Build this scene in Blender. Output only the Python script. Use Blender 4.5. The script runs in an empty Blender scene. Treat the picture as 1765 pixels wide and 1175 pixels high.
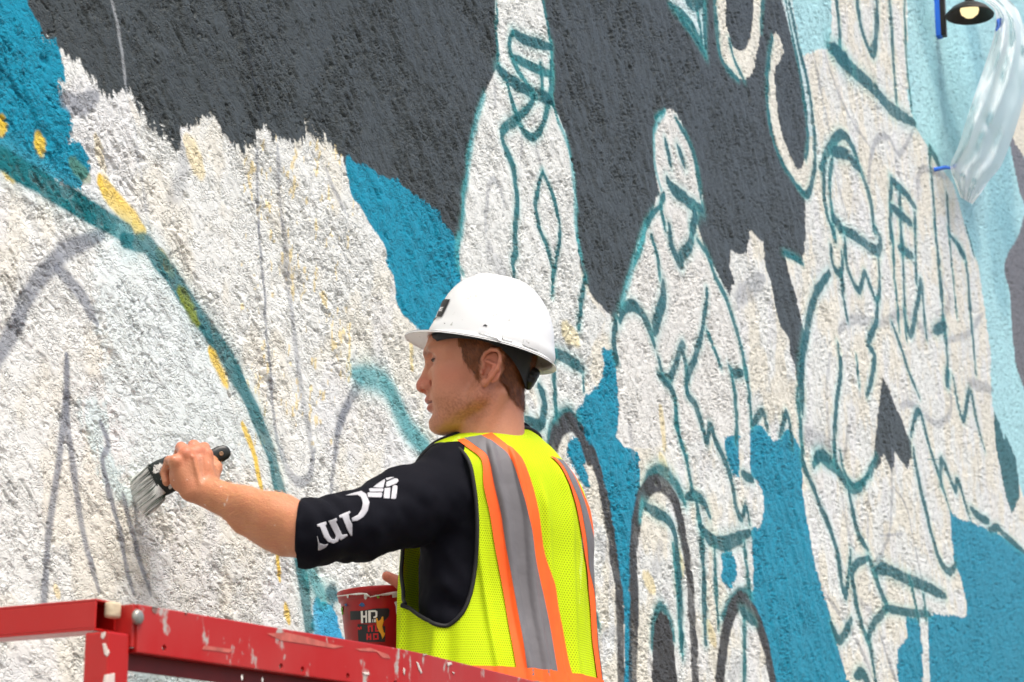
import bpy, bmesh, math, random
import numpy as np
from mathutils import Vector, Matrix
from mathutils.bvhtree import BVHTree

random.seed(7)
RNG = np.random.default_rng(7)
SC = bpy.context.scene
COL = SC.collection

# ------------------------------------------------------------------ camera
FPX = 3800.0                      # focal length in photograph pixels (1765 wide)
CX, CY = 882.5, 587.5
HORIZON = 1550.0                  # photograph row of eye level: the camera looks up
VPX = 2250.0                      # where the wall's level lines meet
PITCH = math.atan((HORIZON - CY) / FPX)
ALPHA = math.atan((VPX - CX) * math.cos(PITCH) / FPX)
CAM = np.array([0.0, 0.0, 1.62])
sp, cp, sa, ca = math.sin(PITCH), math.cos(PITCH), math.sin(ALPHA), math.cos(ALPHA)
Fv = np.array([ca * cp, sa * cp, sp])
Rv = np.array([sa, -ca, 0.0])
Uv = np.cross(Rv, Fv)
MC = np.eye(4); MC[:3, 0] = Rv; MC[:3, 1] = Uv; MC[:3, 2] = -Fv; MC[:3, 3] = CAM

cam_data = bpy.data.cameras.new("camera")
cam = bpy.data.objects.new("camera", cam_data)
COL.objects.link(cam)
cam.matrix_world = Matrix(MC.tolist())
cam_data.sensor_fit = 'HORIZONTAL'
cam_data.sensor_width = 36.0
cam_data.lens = FPX / 1765.0 * 36.0
cam_data.clip_start = 0.05
cam_data.clip_end = 500.0
cam_data.dof.use_dof = True
cam_data.dof.focus_distance = 5.0
cam_data.dof.aperture_fstop = 13.0
SC.camera = cam

# ------------------------------------------------------------------ sky, sun, exposure
SUN_EL = math.radians(64.0)
SUN_DIR = np.array([-0.50, -0.87, 0.0])
SUN_DIR = SUN_DIR / np.linalg.norm(SUN_DIR)
SUN_TO = np.array([SUN_DIR[0] * math.cos(SUN_EL), SUN_DIR[1] * math.cos(SUN_EL), math.sin(SUN_EL)])
world = bpy.data.worlds.new("World")
SC.world = world
world.use_nodes = True
wn = world.node_tree.nodes; wl = world.node_tree.links
wn.clear()
w_out = wn.new('ShaderNodeOutputWorld')
w_bg = wn.new('ShaderNodeBackground')
w_sky = wn.new('ShaderNodeTexSky')
w_sky.sky_type = 'NISHITA'
w_sky.sun_disc = False
w_sky.sun_elevation = SUN_EL
w_sky.sun_rotation = math.atan2(SUN_TO[0], SUN_TO[1])
w_sky.air_density = 1.0
w_sky.dust_density = 5.0
w_sky.ozone_density = 0.3
w_bg.inputs['Strength'].default_value = 0.15
wl.new(w_sky.outputs[0], w_bg.inputs['Color'])
wl.new(w_bg.outputs[0], w_out.inputs['Surface'])

sun_data = bpy.data.lights.new("sun", 'SUN')
sun_data.energy = 2.1
sun_data.angle = math.radians(34.0)
sun_data.color = (1.0, 0.98, 0.945)
sun = bpy.data.objects.new("sun", sun_data)
COL.objects.link(sun)
sun.rotation_euler = Vector((-SUN_TO).tolist()).to_track_quat('-Z', 'Y').to_euler()
sun.location = (0, -6, 8)

SC.view_settings.view_transform = 'Standard'
SC.view_settings.look = 'None'
SC.view_settings.exposure = 0.54
SC.view_settings.gamma = 1.0
SC.view_settings.use_curve_mapping = False
SC.cycles.max_bounces = 6
SC.cycles.transparent_max_bounces = 12
SC.cycles.use_denoising = True

# ------------------------------------------------------------------ helpers
def camp(px, py, d):
    """photograph pixel + depth along the view axis -> camera-space metres"""
    return np.array([(px - CX) * d / FPX, -(py - CY) * d / FPX, -d])

def c2w(p):
    p = np.asarray(p, float)
    return p @ MC[:3, :3].T + MC[:3, 3]

def wpt(px, py, d):
    return c2w(camp(px, py, d))

def w2px(P):
    q = (np.asarray(P, float) - CAM) @ MC[:3, :3]
    d = -q[..., 2]
    return np.stack([CX + q[..., 0] / d * FPX, CY - q[..., 1] / d * FPX, d], -1)

def srgb(r, g, b):
    c = np.array([r, g, b], float) / 255.0
    return np.where(c <= 0.04045, c / 12.92, ((c + 0.055) / 1.055) ** 2.4)

def rgba(c):
    return (float(c[0]), float(c[1]), float(c[2]), 1.0)

PERM = RNG.permutation(4096)
VALS = RNG.random(4096).astype(np.float32) * 2 - 1

def _h2(i, j, s):
    return VALS[PERM[(PERM[(i + s * 131) & 4095] + j) & 4095]]

def noise2(x, y, s=0):
    xf = np.floor(x); yf = np.floor(y)
    i = xf.astype(np.int32); j = yf.astype(np.int32)
    fx = (x - xf).astype(np.float32); fy = (y - yf).astype(np.float32)
    fx = fx * fx * fx * (fx * (fx * 6 - 15) + 10); fy = fy * fy * fy * (fy * (fy * 6 - 15) + 10)
    a = _h2(i, j, s); b = _h2(i + 1, j, s); c = _h2(i, j + 1, s); d = _h2(i + 1, j + 1, s)
    return (a + (b - a) * fx) * (1 - fy) + (c + (d - c) * fx) * fy

def fbm2(x, y, octv=3, s=0, g=0.5):
    o = 0; amp = 1; tot = 0
    for k in range(octv):
        o = o + amp * noise2(x * 2 ** k + 17.3 * k, y * 2 ** k - 9.1 * k, s + k); tot += amp; amp *= g
    return o / tot

def noise3(x, y, z, s=0):
    xf = np.floor(x); yf = np.floor(y); zf = np.floor(z)
    i = xf.astype(np.int32); j = yf.astype(np.int32); k = zf.astype(np.int32)
    fx = x - xf; fy = y - yf; fz = z - zf
    fx = fx * fx * (3 - 2 * fx); fy = fy * fy * (3 - 2 * fy); fz = fz * fz * (3 - 2 * fz)
    def h(a, b, c):
        return VALS[PERM[(PERM[(PERM[(a + s * 131) & 4095] + b) & 4095] + c) & 4095]]
    def pl(c):
        a = h(i, j, c); b = h(i + 1, j, c); d = h(i, j + 1, c); e = h(i + 1, j + 1, c)
        return (a + (b - a) * fx) * (1 - fy) + (d + (e - d) * fx) * fy
    return pl(k) * (1 - fz) + pl(k + 1) * fz

def sstep(a, b, x):
    t = np.clip((x - a) / (b - a), 0, 1)
    return t * t * (3 - 2 * t)

def catmull(pts, n=6, closed=False):
    P = np.asarray(pts, float)
    if len(P) < 3 and not closed:
        t = np.linspace(0, 1, n + 1)[:, None]
        return P[0] * (1 - t) + P[-1] * t
    if closed:
        P = np.vstack([P[-1], P, P[0], P[1]])
    else:
        P = np.vstack([2 * P[0] - P[1], P, 2 * P[-1] - P[-2]])
    out = []
    for k in range(1, len(P) - 2):
        p0, p1, p2, p3 = P[k - 1:k + 3]
        for t in np.arange(n) / n:
            out.append(0.5 * (2 * p1 + (p2 - p0) * t + (2 * p0 - 5 * p1 + 4 * p2 - p3) * t * t + (3 * p1 - p0 - 3 * p2 + p3) * t ** 3))
    if not closed:
        out.append(P[-2])
    return np.array(out)

# ---- objects
def new_mesh(name, V, Fc, smooth=True):
    me = bpy.data.meshes.new(name)
    V = np.asarray(V, np.float32)
    if isinstance(Fc, np.ndarray) and Fc.ndim == 2:
        n, k = Fc.shape
        me.vertices.add(len(V)); me.vertices.foreach_set('co', V.ravel())
        me.loops.add(n * k); me.loops.foreach_set('vertex_index', Fc.astype(np.int32).ravel())
        me.polygons.add(n)
        me.polygons.foreach_set('loop_start', np.arange(0, n * k, k, dtype=np.int32))
        me.polygons.foreach_set('loop_total', np.full(n, k, np.int32))
        me.update(calc_edges=True)
    else:
        me.from_pydata([tuple(map(float, v)) for v in V], [], [tuple(int(i) for i in f) for f in Fc])
    me.validate()
    me.polygons.foreach_set('use_smooth', np.full(len(me.polygons), smooth))
    me.update()
    return me

def link(name, me, mat=None, parent=None):
    o = bpy.data.objects.new(name, me)
    COL.objects.link(o)
    if mat is not None and me is not None:
        me.materials.append(mat)
    if parent is not None:
        o.parent = parent
        o.matrix_parent_inverse = Matrix.Translation(parent.location).inverted() if parent.parent is None else Matrix.Identity(4)
    return o

def tag(o, label=None, cat=None, group=None, kind=None):
    if label: o['label'] = label
    if cat: o['category'] = cat
    if group: o['group'] = group
    if kind: o['kind'] = kind
    return o

def empty(name, loc):
    o = bpy.data.objects.new(name, None)
    COL.objects.link(o); o.location = tuple(float(v) for v in loc); o.empty_display_size = 0.1
    return o

def set_col(me, cols, name='col'):
    a = me.color_attributes.new(name, 'FLOAT_COLOR', 'POINT')
    c = np.ones((len(me.vertices), 4), np.float32); c[:, :3] = cols
    a.data.foreach_set('color', c.ravel())

def get_co(me):
    v = np.empty(len(me.vertices) * 3, np.float32); me.vertices.foreach_get('co', v)
    return v.reshape(-1, 3).astype(float)

def get_no(me):
    v = np.empty(len(me.vertices) * 3, np.float32); me.vertices.foreach_get('normal', v)
    return v.reshape(-1, 3).astype(float)

class MB:
    """collects polygons for one mesh"""
    def __init__(s): s.V = []; s.F = []
    def add(s, V, F):
        b = len(s.V); s.V += [tuple(map(float, v)) for v in V]; s.F += [tuple(i + b for i in f) for f in F]
    def box(s, c, ax, half):
        c = np.asarray(c, float); ax = np.asarray(ax, float)
        pts = []
        for sx in (-1, 1):
            for sy in (-1, 1):
                for sz in (-1, 1):
                    pts.append(c + ax[0] * half[0] * sx + ax[1] * half[1] * sy + ax[2] * half[2] * sz)
        s.add(pts, [(0, 1, 3, 2), (4, 6, 7, 5), (0, 4, 5, 1), (2, 3, 7, 6), (0, 2, 6, 4), (1, 5, 7, 3)])
    def tube(s, path, r, n=10, caps=True, up=(0, 0, 1)):
        P = np.asarray(path, float); m = len(P)
        R = np.full(m, r) if np.isscalar(r) else np.asarray(r, float)
        T = np.gradient(P, axis=0); T /= np.linalg.norm(T, axis=1)[:, None] + 1e-12
        u = np.asarray(up, float)
        V = []
        for k in range(m):
            a = np.cross(T[k], u)
            if np.linalg.norm(a) < 1e-4: a = np.cross(T[k], [1, 0, 0.3])
            a /= np.linalg.norm(a); b = np.cross(a, T[k]); u = b
            for q in range(n):
                t = 2 * math.pi * q / n
                V.append(P[k] + R[k] * (a * math.cos(t) + b * math.sin(t)))
        F = [(k * n + q, k * n + (q + 1) % n, (k + 1) * n + (q + 1) % n, (k + 1) * n + q) for k in range(m - 1) for q in range(n)]
        if caps:
            F.append(tuple(reversed(range(n)))); F.append(tuple(range((m - 1) * n, m * n)))
        s.add(V, F)
    def lathe(s, c, axis, prof, n=32, ref=(1, 0, 0.2)):
        """prof: (radius, height along axis)"""
        axis = np.asarray(axis, float); axis /= np.linalg.norm(axis)
        a = np.cross(axis, np.asarray(ref, float)); a /= np.linalg.norm(a); b = np.cross(axis, a)
        V = []
        for r, h in prof:
            for q in range(n):
                t = 2 * math.pi * q / n
                V.append(np.asarray(c) + axis * h + r * (a * math.cos(t) + b * math.sin(t)))
        m = len(prof)
        F = [(k * n + q, k * n + (q + 1) % n, (k + 1) * n + (q + 1) % n, (k + 1) * n + q) for k in range(m - 1) for q in range(n)]
        s.add(V, F)
    def build(s, name, mat, parent=None, smooth=False, bevel=0):
        me = new_mesh(name, s.V, s.F, smooth)
        bm = bmesh.new(); bm.from_mesh(me)
        bmesh.ops.recalc_face_normals(bm, faces=bm.faces)
        if bevel:
            bmesh.ops.bevel(bm, geom=[e for e in bm.edges if e.is_manifold and e.calc_face_angle(0) > 0.5], offset=bevel, segments=2, affect='EDGES', profile=0.6)
        bm.to_mesh(me); bm.free()
        return link(name, me, mat, parent)

def grid_faces(nu, nv, closed_u=False):
    i = np.arange(nu if closed_u else nu - 1); j = np.arange(nv - 1)
    I, J = np.meshgrid(i, j, indexing='ij')
    a = I * nv + J; b = ((I + 1) % nu) * nv + J
    return np.stack([a, b, b + 1, a + 1], -1).reshape(-1, 4)

# ---- signed distance modelling + surface nets
class SDF:
    def __init__(s, lo, hi, h):
        s.lo = np.asarray(lo, float); s.h = h
        s.n = np.ceil((np.asarray(hi) - s.lo) / h).astype(int) + 1
        s.F = np.full(s.n, 1.0e3, np.float32)
        s.ax = [(s.lo[k] + h * np.arange(s.n[k])).astype(np.float32) for k in range(3)]
    def sub(s, lo, hi):
        sl = []
        for k in range(3):
            a = int(max(0, math.floor((lo[k] - s.lo[k]) / s.h))); b = int(min(s.n[k], math.ceil((hi[k] - s.lo[k]) / s.h) + 1))
            if b <= a: return None
            sl.append(slice(a, b))
        return tuple(sl)
    def pts(s, sl):
        return (s.ax[0][sl[0]][:, None, None], s.ax[1][sl[1]][None, :, None], s.ax[2][sl[2]][None, None, :])
    def comb(s, sl, d, k, op):
        A = s.F[sl]
        if op == 'u':
            if k <= 0: s.F[sl] = np.minimum(A, d)
            else:
                hh = np.clip(0.5 + 0.5 * (A - d) / k, 0, 1); s.F[sl] = A + (d - A) * hh - k * hh * (1 - hh)
        else:
            if k <= 0: s.F[sl] = np.maximum(A, -d)
            else:
                hh = np.clip(0.5 - 0.5 * (A + d) / k, 0, 1); s.F[sl] = A + (-d - A) * hh + k * hh * (1 - hh)
    def ell(s, c, r, k=0.0, op='u', rot=None, marg=None):
        c = np.asarray(c, float); r = np.asarray(r, float)
        m = (marg if marg is not None else 2.5 * k + 8 * s.h)
        ext = np.full(3, r.max()) if rot is not None else r
        sl = s.sub(c - ext - m, c + ext + m)
        if sl is None: return
        X, Y, Z = s.pts(sl)
        X = X - c[0]; Y = Y - c[1]; Z = Z - c[2]
        if rot is not None:
            R = np.asarray(rot, float)   # rows: local axes
            X, Y, Z = (R[0, 0] * X + R[0, 1] * Y + R[0, 2] * Z, R[1, 0] * X + R[1, 1] * Y + R[1, 2] * Z, R[2, 0] * X + R[2, 1] * Y + R[2, 2] * Z)
        k0 = np.sqrt((X / r[0]) ** 2 + (Y / r[1]) ** 2 + (Z / r[2]) ** 2)
        k1 = np.sqrt((X / r[0] ** 2) ** 2 + (Y / r[1] ** 2) ** 2 + (Z / r[2] ** 2) ** 2) + 1e-9
        d = k0 * (k0 - 1) / k1
        d = np.where(k0 < 1e-3, -r.min(), d)
        s.comb(sl, d.astype(np.float32), k, op)
    def cap(s, a, b, ra, rb, k=0.0, op='u', marg=None):
        a = np.asarray(a, float); b = np.asarray(b, float); m = (marg if marg is not None else 2.5 * k + 8 * s.h) + max(ra, rb)
        sl = s.sub(np.minimum(a, b) - m, np.maximum(a, b) + m)
        if sl is None: return
        X, Y, Z = s.pts(sl)
        ab = b - a; L2 = max((ab ** 2).sum(), 1e-12)
        t = np.clip(((X - a[0]) * ab[0] + (Y - a[1]) * ab[1] + (Z - a[2]) * ab[2]) / L2, 0, 1)
        d = np.sqrt((X - a[0] - t * ab[0]) ** 2 + (Y - a[1] - t * ab[1]) ** 2 + (Z - a[2] - t * ab[2]) ** 2) - (ra + (rb - ra) * t)
        s.comb(sl, d.astype(np.float32), k, op)
    def chain(s, P, R, k=0.0, op='u', k0=None):
        for q in range(len(P) - 1):
            s.cap(P[q], P[q + 1], R[q], R[q + 1], (k0 if (q == 0 and k0 is not None) else k), op)
    def mesh(s):
        F = s.F; neg = F < 0
        cnt = np.zeros(s.n - 1, np.int8)
        acc = np.zeros(tuple(s.n - 1) + (3,), np.float32); num = np.zeros(s.n - 1, np.int8)
        N = s.n - 1
        def cs(o): return tuple(slice(o[k], o[k] + N[k]) for k in range(3))
        for axis in range(3):
            others = [k for k in range(3) if k != axis]
            for p in (0, 1):
                for q in (0, 1):
                    o0 = [0, 0, 0]; o0[others[0]] = p; o0[others[1]] = q; o1 = list(o0); o1[axis] = 1
                    A = F[cs(o0)]; B = F[cs(o1)]
                    idx = np.nonzero((A < 0) != (B < 0))
                    a = A[idx]; b = B[idx]; t = a / (a - b)
                    for k in range(3):
                        acc[idx + (np.full(len(t), k),)] += (t if k == axis else float(o0[k]))
                    num[idx] += 1
        act = np.nonzero(num > 0)
        vid = np.full(N, -1, np.int64); vid[act] = np.arange(len(act[0]))
        V = (np.stack(act, -1) + acc[act] / num[act][:, None]) * s.h + s.lo
        quads = []
        for axis in range(3):
            u, v = [(1, 2), (2, 0), (0, 1)][axis]
            sl0 = [slice(None)] * 3; sl1 = [slice(None)] * 3
            sl0[axis] = slice(0, N[axis]); sl1[axis] = slice(1, N[axis] + 1)
            sl0[u] = sl1[u] = slice(1, N[u]); sl0[v] = sl1[v] = slice(1, N[v])
            A = neg[tuple(sl0)]; B = neg[tuple(sl1)]
            idx = np.nonzero(A != B)
            I = [None] * 3
            I[axis] = idx[axis]; I[u] = idx[u] + 1; I[v] = idx[v] + 1
            def cell(du, dv):
                J = list(I); J[u] = I[u] - du; J[v] = I[v] - dv
                return vid[tuple(J)]
            q = np.stack([cell(1, 1), cell(0, 1), cell(0, 0), cell(1, 0)], -1)
            flip = ~A[idx]
            q[flip] = q[flip][:, ::-1]
            quads.append(q)
        Q = np.concatenate(quads)
        return V, Q[(Q >= 0).all(1)]

def relax(V, Q, it=2, lam=0.5):
    """light Laplacian smoothing"""
    n = len(V)
    e = np.concatenate([Q[:, [0, 1]], Q[:, [1, 2]], Q[:, [2, 3]], Q[:, [3, 0]]])
    e = np.concatenate([e, e[:, ::-1]])
    deg = np.bincount(e[:, 0], minlength=n)[:, None]
    for _ in range(it):
        s = np.stack([np.bincount(e[:, 0], weights=V[e[:, 1], k], minlength=n) for k in range(3)], -1)
        V = V + lam * (s / np.maximum(deg, 1) - V)
    return V

# ---- materials
def mat_new(name):
    m = bpy.data.materials.new(name); m.use_nodes = True
    nt = m.node_tree; nt.nodes.clear()
    out = nt.nodes.new('ShaderNodeOutputMaterial'); b = nt.nodes.new('ShaderNodeBsdfPrincipled')
    nt.links.new(b.outputs[0], out.inputs['Surface'])
    return m, nt, b, out

def N(nt, t, **kw):
    n = nt.nodes.new(t)
    for k, v in kw.items():
        if k.startswith('i_'): n.inputs[k[2:].replace('_', ' ')].default_value = v
        else: setattr(n, k, v)
    return n

def simple(name, col, rough=0.5, metal=0.0, bump=0.0, bscale=200.0, var=0.0, vscale=20.0, coord='Object', spec=0.5):
    m, nt, b, out = mat_new(name)
    b.inputs['Base Color'].default_value = rgba(col); b.inputs['Roughness'].default_value = rough
    b.inputs['Metallic'].default_value = metal; b.inputs['Specular IOR Level'].default_value = spec
    tc = N(nt, 'ShaderNodeTexCoord')
    if var:
        n = N(nt, 'ShaderNodeTexNoise'); n.inputs['Scale'].default_value = vscale; n.inputs['Detail'].default_value = 5
        nt.links.new(tc.outputs[coord], n.inputs['Vector'])
        r = N(nt, 'ShaderNodeMapRange'); r.inputs[1].default_value = 0.3; r.inputs[2].default_value = 0.7
        r.inputs[3].default_value = 1 - var; r.inputs[4].default_value = 1 + var
        nt.links.new(n.outputs['Fac'], r.inputs[0])
        mx = N(nt, 'ShaderNodeVectorMath', operation='SCALE'); mx.inputs[0].default_value = tuple(map(float, col))
        nt.links.new(r.outputs[0], mx.inputs['Scale']); nt.links.new(mx.outputs[0], b.inputs['Base Color'])
    if bump:
        n = N(nt, 'ShaderNodeTexNoise'); n.inputs['Scale'].default_value = bscale; n.inputs['Detail'].default_value = 4
        nt.links.new(tc.outputs[coord], n.inputs['Vector'])
        bp = N(nt, 'ShaderNodeBump'); bp.inputs['Strength'].default_value = bump; bp.inputs['Distance'].default_value = 0.002
        nt.links.new(n.outputs['Fac'], bp.inputs['Height']); nt.links.new(bp.outputs[0], b.inputs['Normal'])
    return m

# ------------------------------------------------------------------ ground
gm = simple("asphalt", srgb(96, 94, 90), 0.9, bump=0.6, bscale=60, var=0.2, vscale=3)
gme = new_mesh("ground", [(-60, -80, 0), (120, -80, 0), (120, 40, 0), (-60, 40, 0)], [(0, 1, 2, 3)], False)
tag(link("ground", gme, gm), kind='structure')

# ------------------------------------------------------------------ the painted stucco wall
WD = float(wpt(230, 860, 3.80)[1])          # the wall stands in the plane y = WD

def px2wall(p):
    """photograph pixel -> (u, z) on the wall, metres (u runs along world x)"""
    p = np.asarray(p, float).reshape(-1, 2)
    q = np.stack([(p[:, 0] - CX) / FPX, -(p[:, 1] - CY) / FPX, -np.ones(len(p))], -1) @ MC[:3, :3].T
    t = WD / q[:, 1]
    return np.stack([q[:, 0] * t, CAM[2] + q[:, 2] * t], -1)

STEP = 1.8
def spread(a, b, step, ea, eb):
    mid = list(np.arange(a, b, step)); lo = []; s = step; x = a
    while x > ea: s *= 1.12; x -= s; lo.append(x)
    hi = []; s = step; x = mid[-1]
    while x < eb: s *= 1.12; x += s; hi.append(x)
    return np.array(lo[::-1] + mid + hi)
cols = spread(-70, 1800, STEP, -700, 1990)
rows = spread(-40, 1210, STEP, -500, 1700)
U1 = px2wall(np.stack([cols, np.full(len(cols), CY)], -1))[:, 0]
qv = np.stack([np.zeros(len(rows)), -(rows - CY) / FPX, -np.ones(len(rows))], -1) @ MC[:3, :3].T
V1 = (qv[:, 2] / (qv[:, 0] * ca + qv[:, 1] * sa))[::-1]      # rising
DH = U1 * ca + WD * sa
GU = np.repeat(U1[:, None], len(V1), 1)
GZ = CAM[2] + DH[:, None] * V1[None, :]
mmU = (GU * 1000).astype(np.float32); mmZ = (GZ * 1000).astype(np.float32)
SPC = np.repeat((np.gradient(U1) * 1000)[:, None], len(V1), 1).astype(np.float32)   # vertex spacing along the wall, mm

# --- relief: hand-trowelled stucco (torn flat islands, pits and grains), millimetres
def fade(wl):
    return np.clip((wl / SPC - 1.2) / 1.5, 0, 1)
def aniso(wu, wz, ang):
    c, s = math.cos(ang), math.sin(ang)
    return (mmU * c + mmZ * s) / wu, (-mmU * s + mmZ * c) / wz
wx = 9 * fbm2(mmU / 26, mmZ / 26, 3, 3); wz_ = 9 * fbm2(mmU / 26, mmZ / 26, 3, 9)
def warped(wu, wz, ang, octv, s, k=1.0):
    c, s_ = math.cos(ang), math.sin(ang)
    a = mmU + k * wx; b = mmZ + k * wz_
    return fbm2((a * c + b * s_) / wu, (-a * s_ + b * c) / wz, octv, s)
n1 = warped(130, 44, -0.6, 4, 20, 1.3)
n2 = warped(60, 20, -0.6, 3, 30, 0.9)
DPT = np.repeat(DH[:, None], len(V1), 1).astype(np.float32)
rough = sstep(-0.22, 0.26, fbm2(mmU / 190, mmZ / 120, 4, 60))   # torn zones / smooth zones
def crack(wu, wz, s, wid, ang=-0.6):
    """short torn lips and pin-holes: narrow broken crevices"""
    n = warped(wu, wz, ang, 2, s, 0.7)
    keep = sstep(0.10, 0.30, fbm2(mmU / (wu * 0.8) + 5.5, mmZ / (wu * 0.5), 2, s + 3) + 0.42 * (rough - 0.5))
    return (1 - sstep(wid * 0.35, wid, np.abs(n - 0.05))) * keep
g1 = noise2(mmU / 9, mmZ / 5, 50) * fade(8)
e1 = 0.020 + 0.010 * np.clip(SPC / 10, 0, 3)
b1 = 1 - sstep(4.6, 6.4, DPT); b2 = sstep(4.4, 6.0, DPT) * (1 - sstep(8.0, 11.0, DPT)); b3 = sstep(7.0, 10.5, DPT)
HT = (1.5 * sstep(-e1, e1, n1 + 0.03) + 1.3 * sstep(-e1, e1, n1 - 0.17)) * (0.7 + 0.4 * rough)
HT += (0.5 + 0.8 * rough) * sstep(-0.035, 0.035, n2 - 0.02)
HT -= b1 * (3.2 * crack(40, 12, 40, 0.10) + 1.6 * crack(20, 8, 47, 0.13) + 4.5 * crack(80, 22, 44, 0.055)) + b2 * (6.0 * crack(70, 20, 41, 0.10) + 3.5 * crack(36, 12, 48, 0.14)) + b3 * (7.0 * crack(150, 36, 42, 0.11) + 3.0 * crack(70, 24, 49, 0.14))
HT += b2 * 1.6 * sstep(-0.05, 0.05, warped(100, 30, -0.6, 3, 45, 1.0)) + b3 * 3.0 * sstep(-0.06, 0.06, warped(170, 50, -0.6, 3, 46, 1.0))
HT += (0.05 + 0.35 * rough) * g1
HT += 2.0 * fbm2(mmU / 420, mmZ / 420, 2, 70)
HN = np.clip((HT - HT.mean()) / HT.std(), -2.5, 2.5).astype(np.float32)

# --- paint: an attribute holding the base colour, built up coat by coat
CO = np.zeros(GU.shape + (3,), np.float32)
WHITE = srgb(233, 234, 227); CREAM = srgb(236, 228, 206); COOL = srgb(226, 235, 232)
CHAR = srgb(68, 73, 72); BLUE = srgb(14, 140, 168); CYAN = srgb(176, 224, 228); CYAN2 = srgb(128, 184, 194)
TEAL = srgb(6, 106, 110); TEALD = srgb(6, 92, 98); TEALL = srgb(96, 198, 194); GREY = srgb(150, 153, 160); YEL = srgb(246, 204, 8)
OLIVE = srgb(122, 138, 30); SOOT = srgb(66, 64, 62)
CO[:] = WHITE
big = fbm2(mmU / 240, mmZ / 200, 3, 80); mid_ = fbm2(mmU / 60, mmZ / 90, 3, 84)

def mixin(sl, a, col):
    a = a[..., None].astype(np.float32)
    CO[sl] = CO[sl] * (1 - a) + a * np.asarray(col, np.float32)

OFF = {1: (0, 0), 2: (580, 0), 3: (1165, 0), 4: (0, 390), 5: (580, 390), 6: (1165, 390), 7: (0, 775), 8: (580, 775), 9: (1165, 775), 0: None}
def P(spec):
    """'4:10,20 30,40 5:1,2' -> wall points; n: picks the survey tile, 0 = plain photograph pixels"""
    out = []; t = 0
    for w in spec.replace('\n', ' ').split():
        if ':' in w:
            a, w = w.split(':'); t = int(a)
        x, y = map(float, w.split(','))
        if t: x, y = OFF[t][0] + x / 2.9367, OFF[t][1] + y / 2.9367
        out.append((x, y))
    return px2wall(out)

def gslice(W, m):
    u0, z0 = W.min(0) - m; u1, z1 = W.max(0) + m
    i0 = max(0, np.searchsorted(U1, u0) - 1); i1 = min(len(U1), np.searchsorted(U1, u1) + 1)
    if i1 - i0 < 2: return None
    dd = DH[[i0, i1 - 1]]
    v0 = min((z0 - CAM[2]) / dd); v1 = max((z1 - CAM[2]) / dd)
    j0 = max(0, np.searchsorted(V1, v0) - 1); j1 = min(len(V1), np.searchsorted(V1, v1) + 1)
    if j1 - j0 < 2: return None
    return (slice(i0, i1), slice(j0, j1))

def segdist(sl, W, ku=1.0):
    X = mmU[sl] * np.float32(ku); Z = mmZ[sl]; best = np.full(X.shape, 1e9, np.float32); tt = np.zeros(X.shape, np.float32)
    w = (W * 1000 * [ku, 1.0]).astype(np.float32); n = len(w) - 1
    for k in range(n):
        a, b = w[k], w[k + 1]; ab = b - a; L = max(float((ab ** 2).sum()), 1e-3)
        t = np.clip(((X - a[0]) * ab[0] + (Z - a[1]) * ab[1]) / L, 0, 1)
        d = (X - a[0] - t * ab[0]) ** 2 + (Z - a[1] - t * ab[1]) ** 2
        m = d < best
        best[m] = d[m]; tt[m] = (k + t[m]) / n
    return np.sqrt(best), tt

def inside(sl, W):
    X = mmU[sl]; Z = mmZ[sl]; w = W * 1000; c = np.zeros(X.shape, bool)
    for k in range(len(w)):
        a, b = w[k], w[(k + 1) % len(w)]
        if a[1] == b[1]: continue
        m = (a[1] > Z) != (b[1] > Z)
        c ^= m & (X < (b[0] - a[0]) * (Z - a[1]) / (b[1] - a[1]) + a[0])
    return c

def fill(spec, col, edge=3.0, rag=5.0, streak=0.0, dry=3.0, alpha=1.0, smooth=True):
    W = P(spec)
    if smooth: W = catmull(W, 3, True)
    sl = gslice(W, 0.08)
    if sl is None: return
    d, _ = segdist(sl, np.vstack([W, W[:1]]))
    d = np.where(inside(sl, W), d, -d)
    X = mmU[sl]; Z = mmZ[sl]
    d = d + 1.5 * rag * fbm2(X / 26, Z / 22, 4, 90, 0.65)
    if streak: d = d + streak * fbm2((X + 0.25 * Z) / 9, Z / 110, 2, 95) + 0.6 * streak * noise2(X / 45, Z / 260, 97)
    d = d + dry * HN[sl] * 1.6
    mixin(sl, alpha * sstep(-edge, edge, d), col)

def line(spec, w, col=None, soft=0.35, halo=0.35, hcol=None, alpha=0.95, taper=(0.6, 0.6), n=5):
    """sprayed or brushed line, w = width in millimetres on the wall"""
    W = catmull(P(spec), n)
    ku = float(np.interp(W[:, 0].mean(), [4.0, 5.5, 8.0, 13.0], [1.0, 0.78, 0.50, 0.36]))   # the painter's upright strokes grow broader along the wall
    sl = gslice(W, w / 1000 * 2.2 / ku + 0.02)
    if sl is None: return
    d, t = segdist(sl, W, ku)
    wob = 1 + 0.14 * noise2(mmU[sl] / 55, mmZ[sl] / 55, 101)
    ww = 0.5 * w * wob * (np.interp(t, [0, 0.15, 0.85, 1], [taper[0], 1, 1, taper[1]])).astype(np.float32)
    d = d + 0.9 * noise2(mmU[sl] / 4, mmZ[sl] / 4, 104)
    if halo:
        mixin(sl, halo * np.exp(-(np.maximum(d - ww * 0.8, 0) / (0.55 * w)) ** 2), TEALL if hcol is None else hcol)
    a = alpha * (1 - sstep(ww * (1 - soft), ww * (1 + soft) + 1.5, d))
    a = a * np.clip(1 + 0.12 * HN[sl], 0.55, 1)
    mixin(sl, a, TEAL if col is None else col)

def grey(spec, w, alpha=0.7, soft=0.7, col=None):
    line(spec, w * 0.9, srgb(132, 136, 144) if col is None else col, 0.45, 0, None, min(1, alpha * 1.1), (0.7, 0.5))

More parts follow.
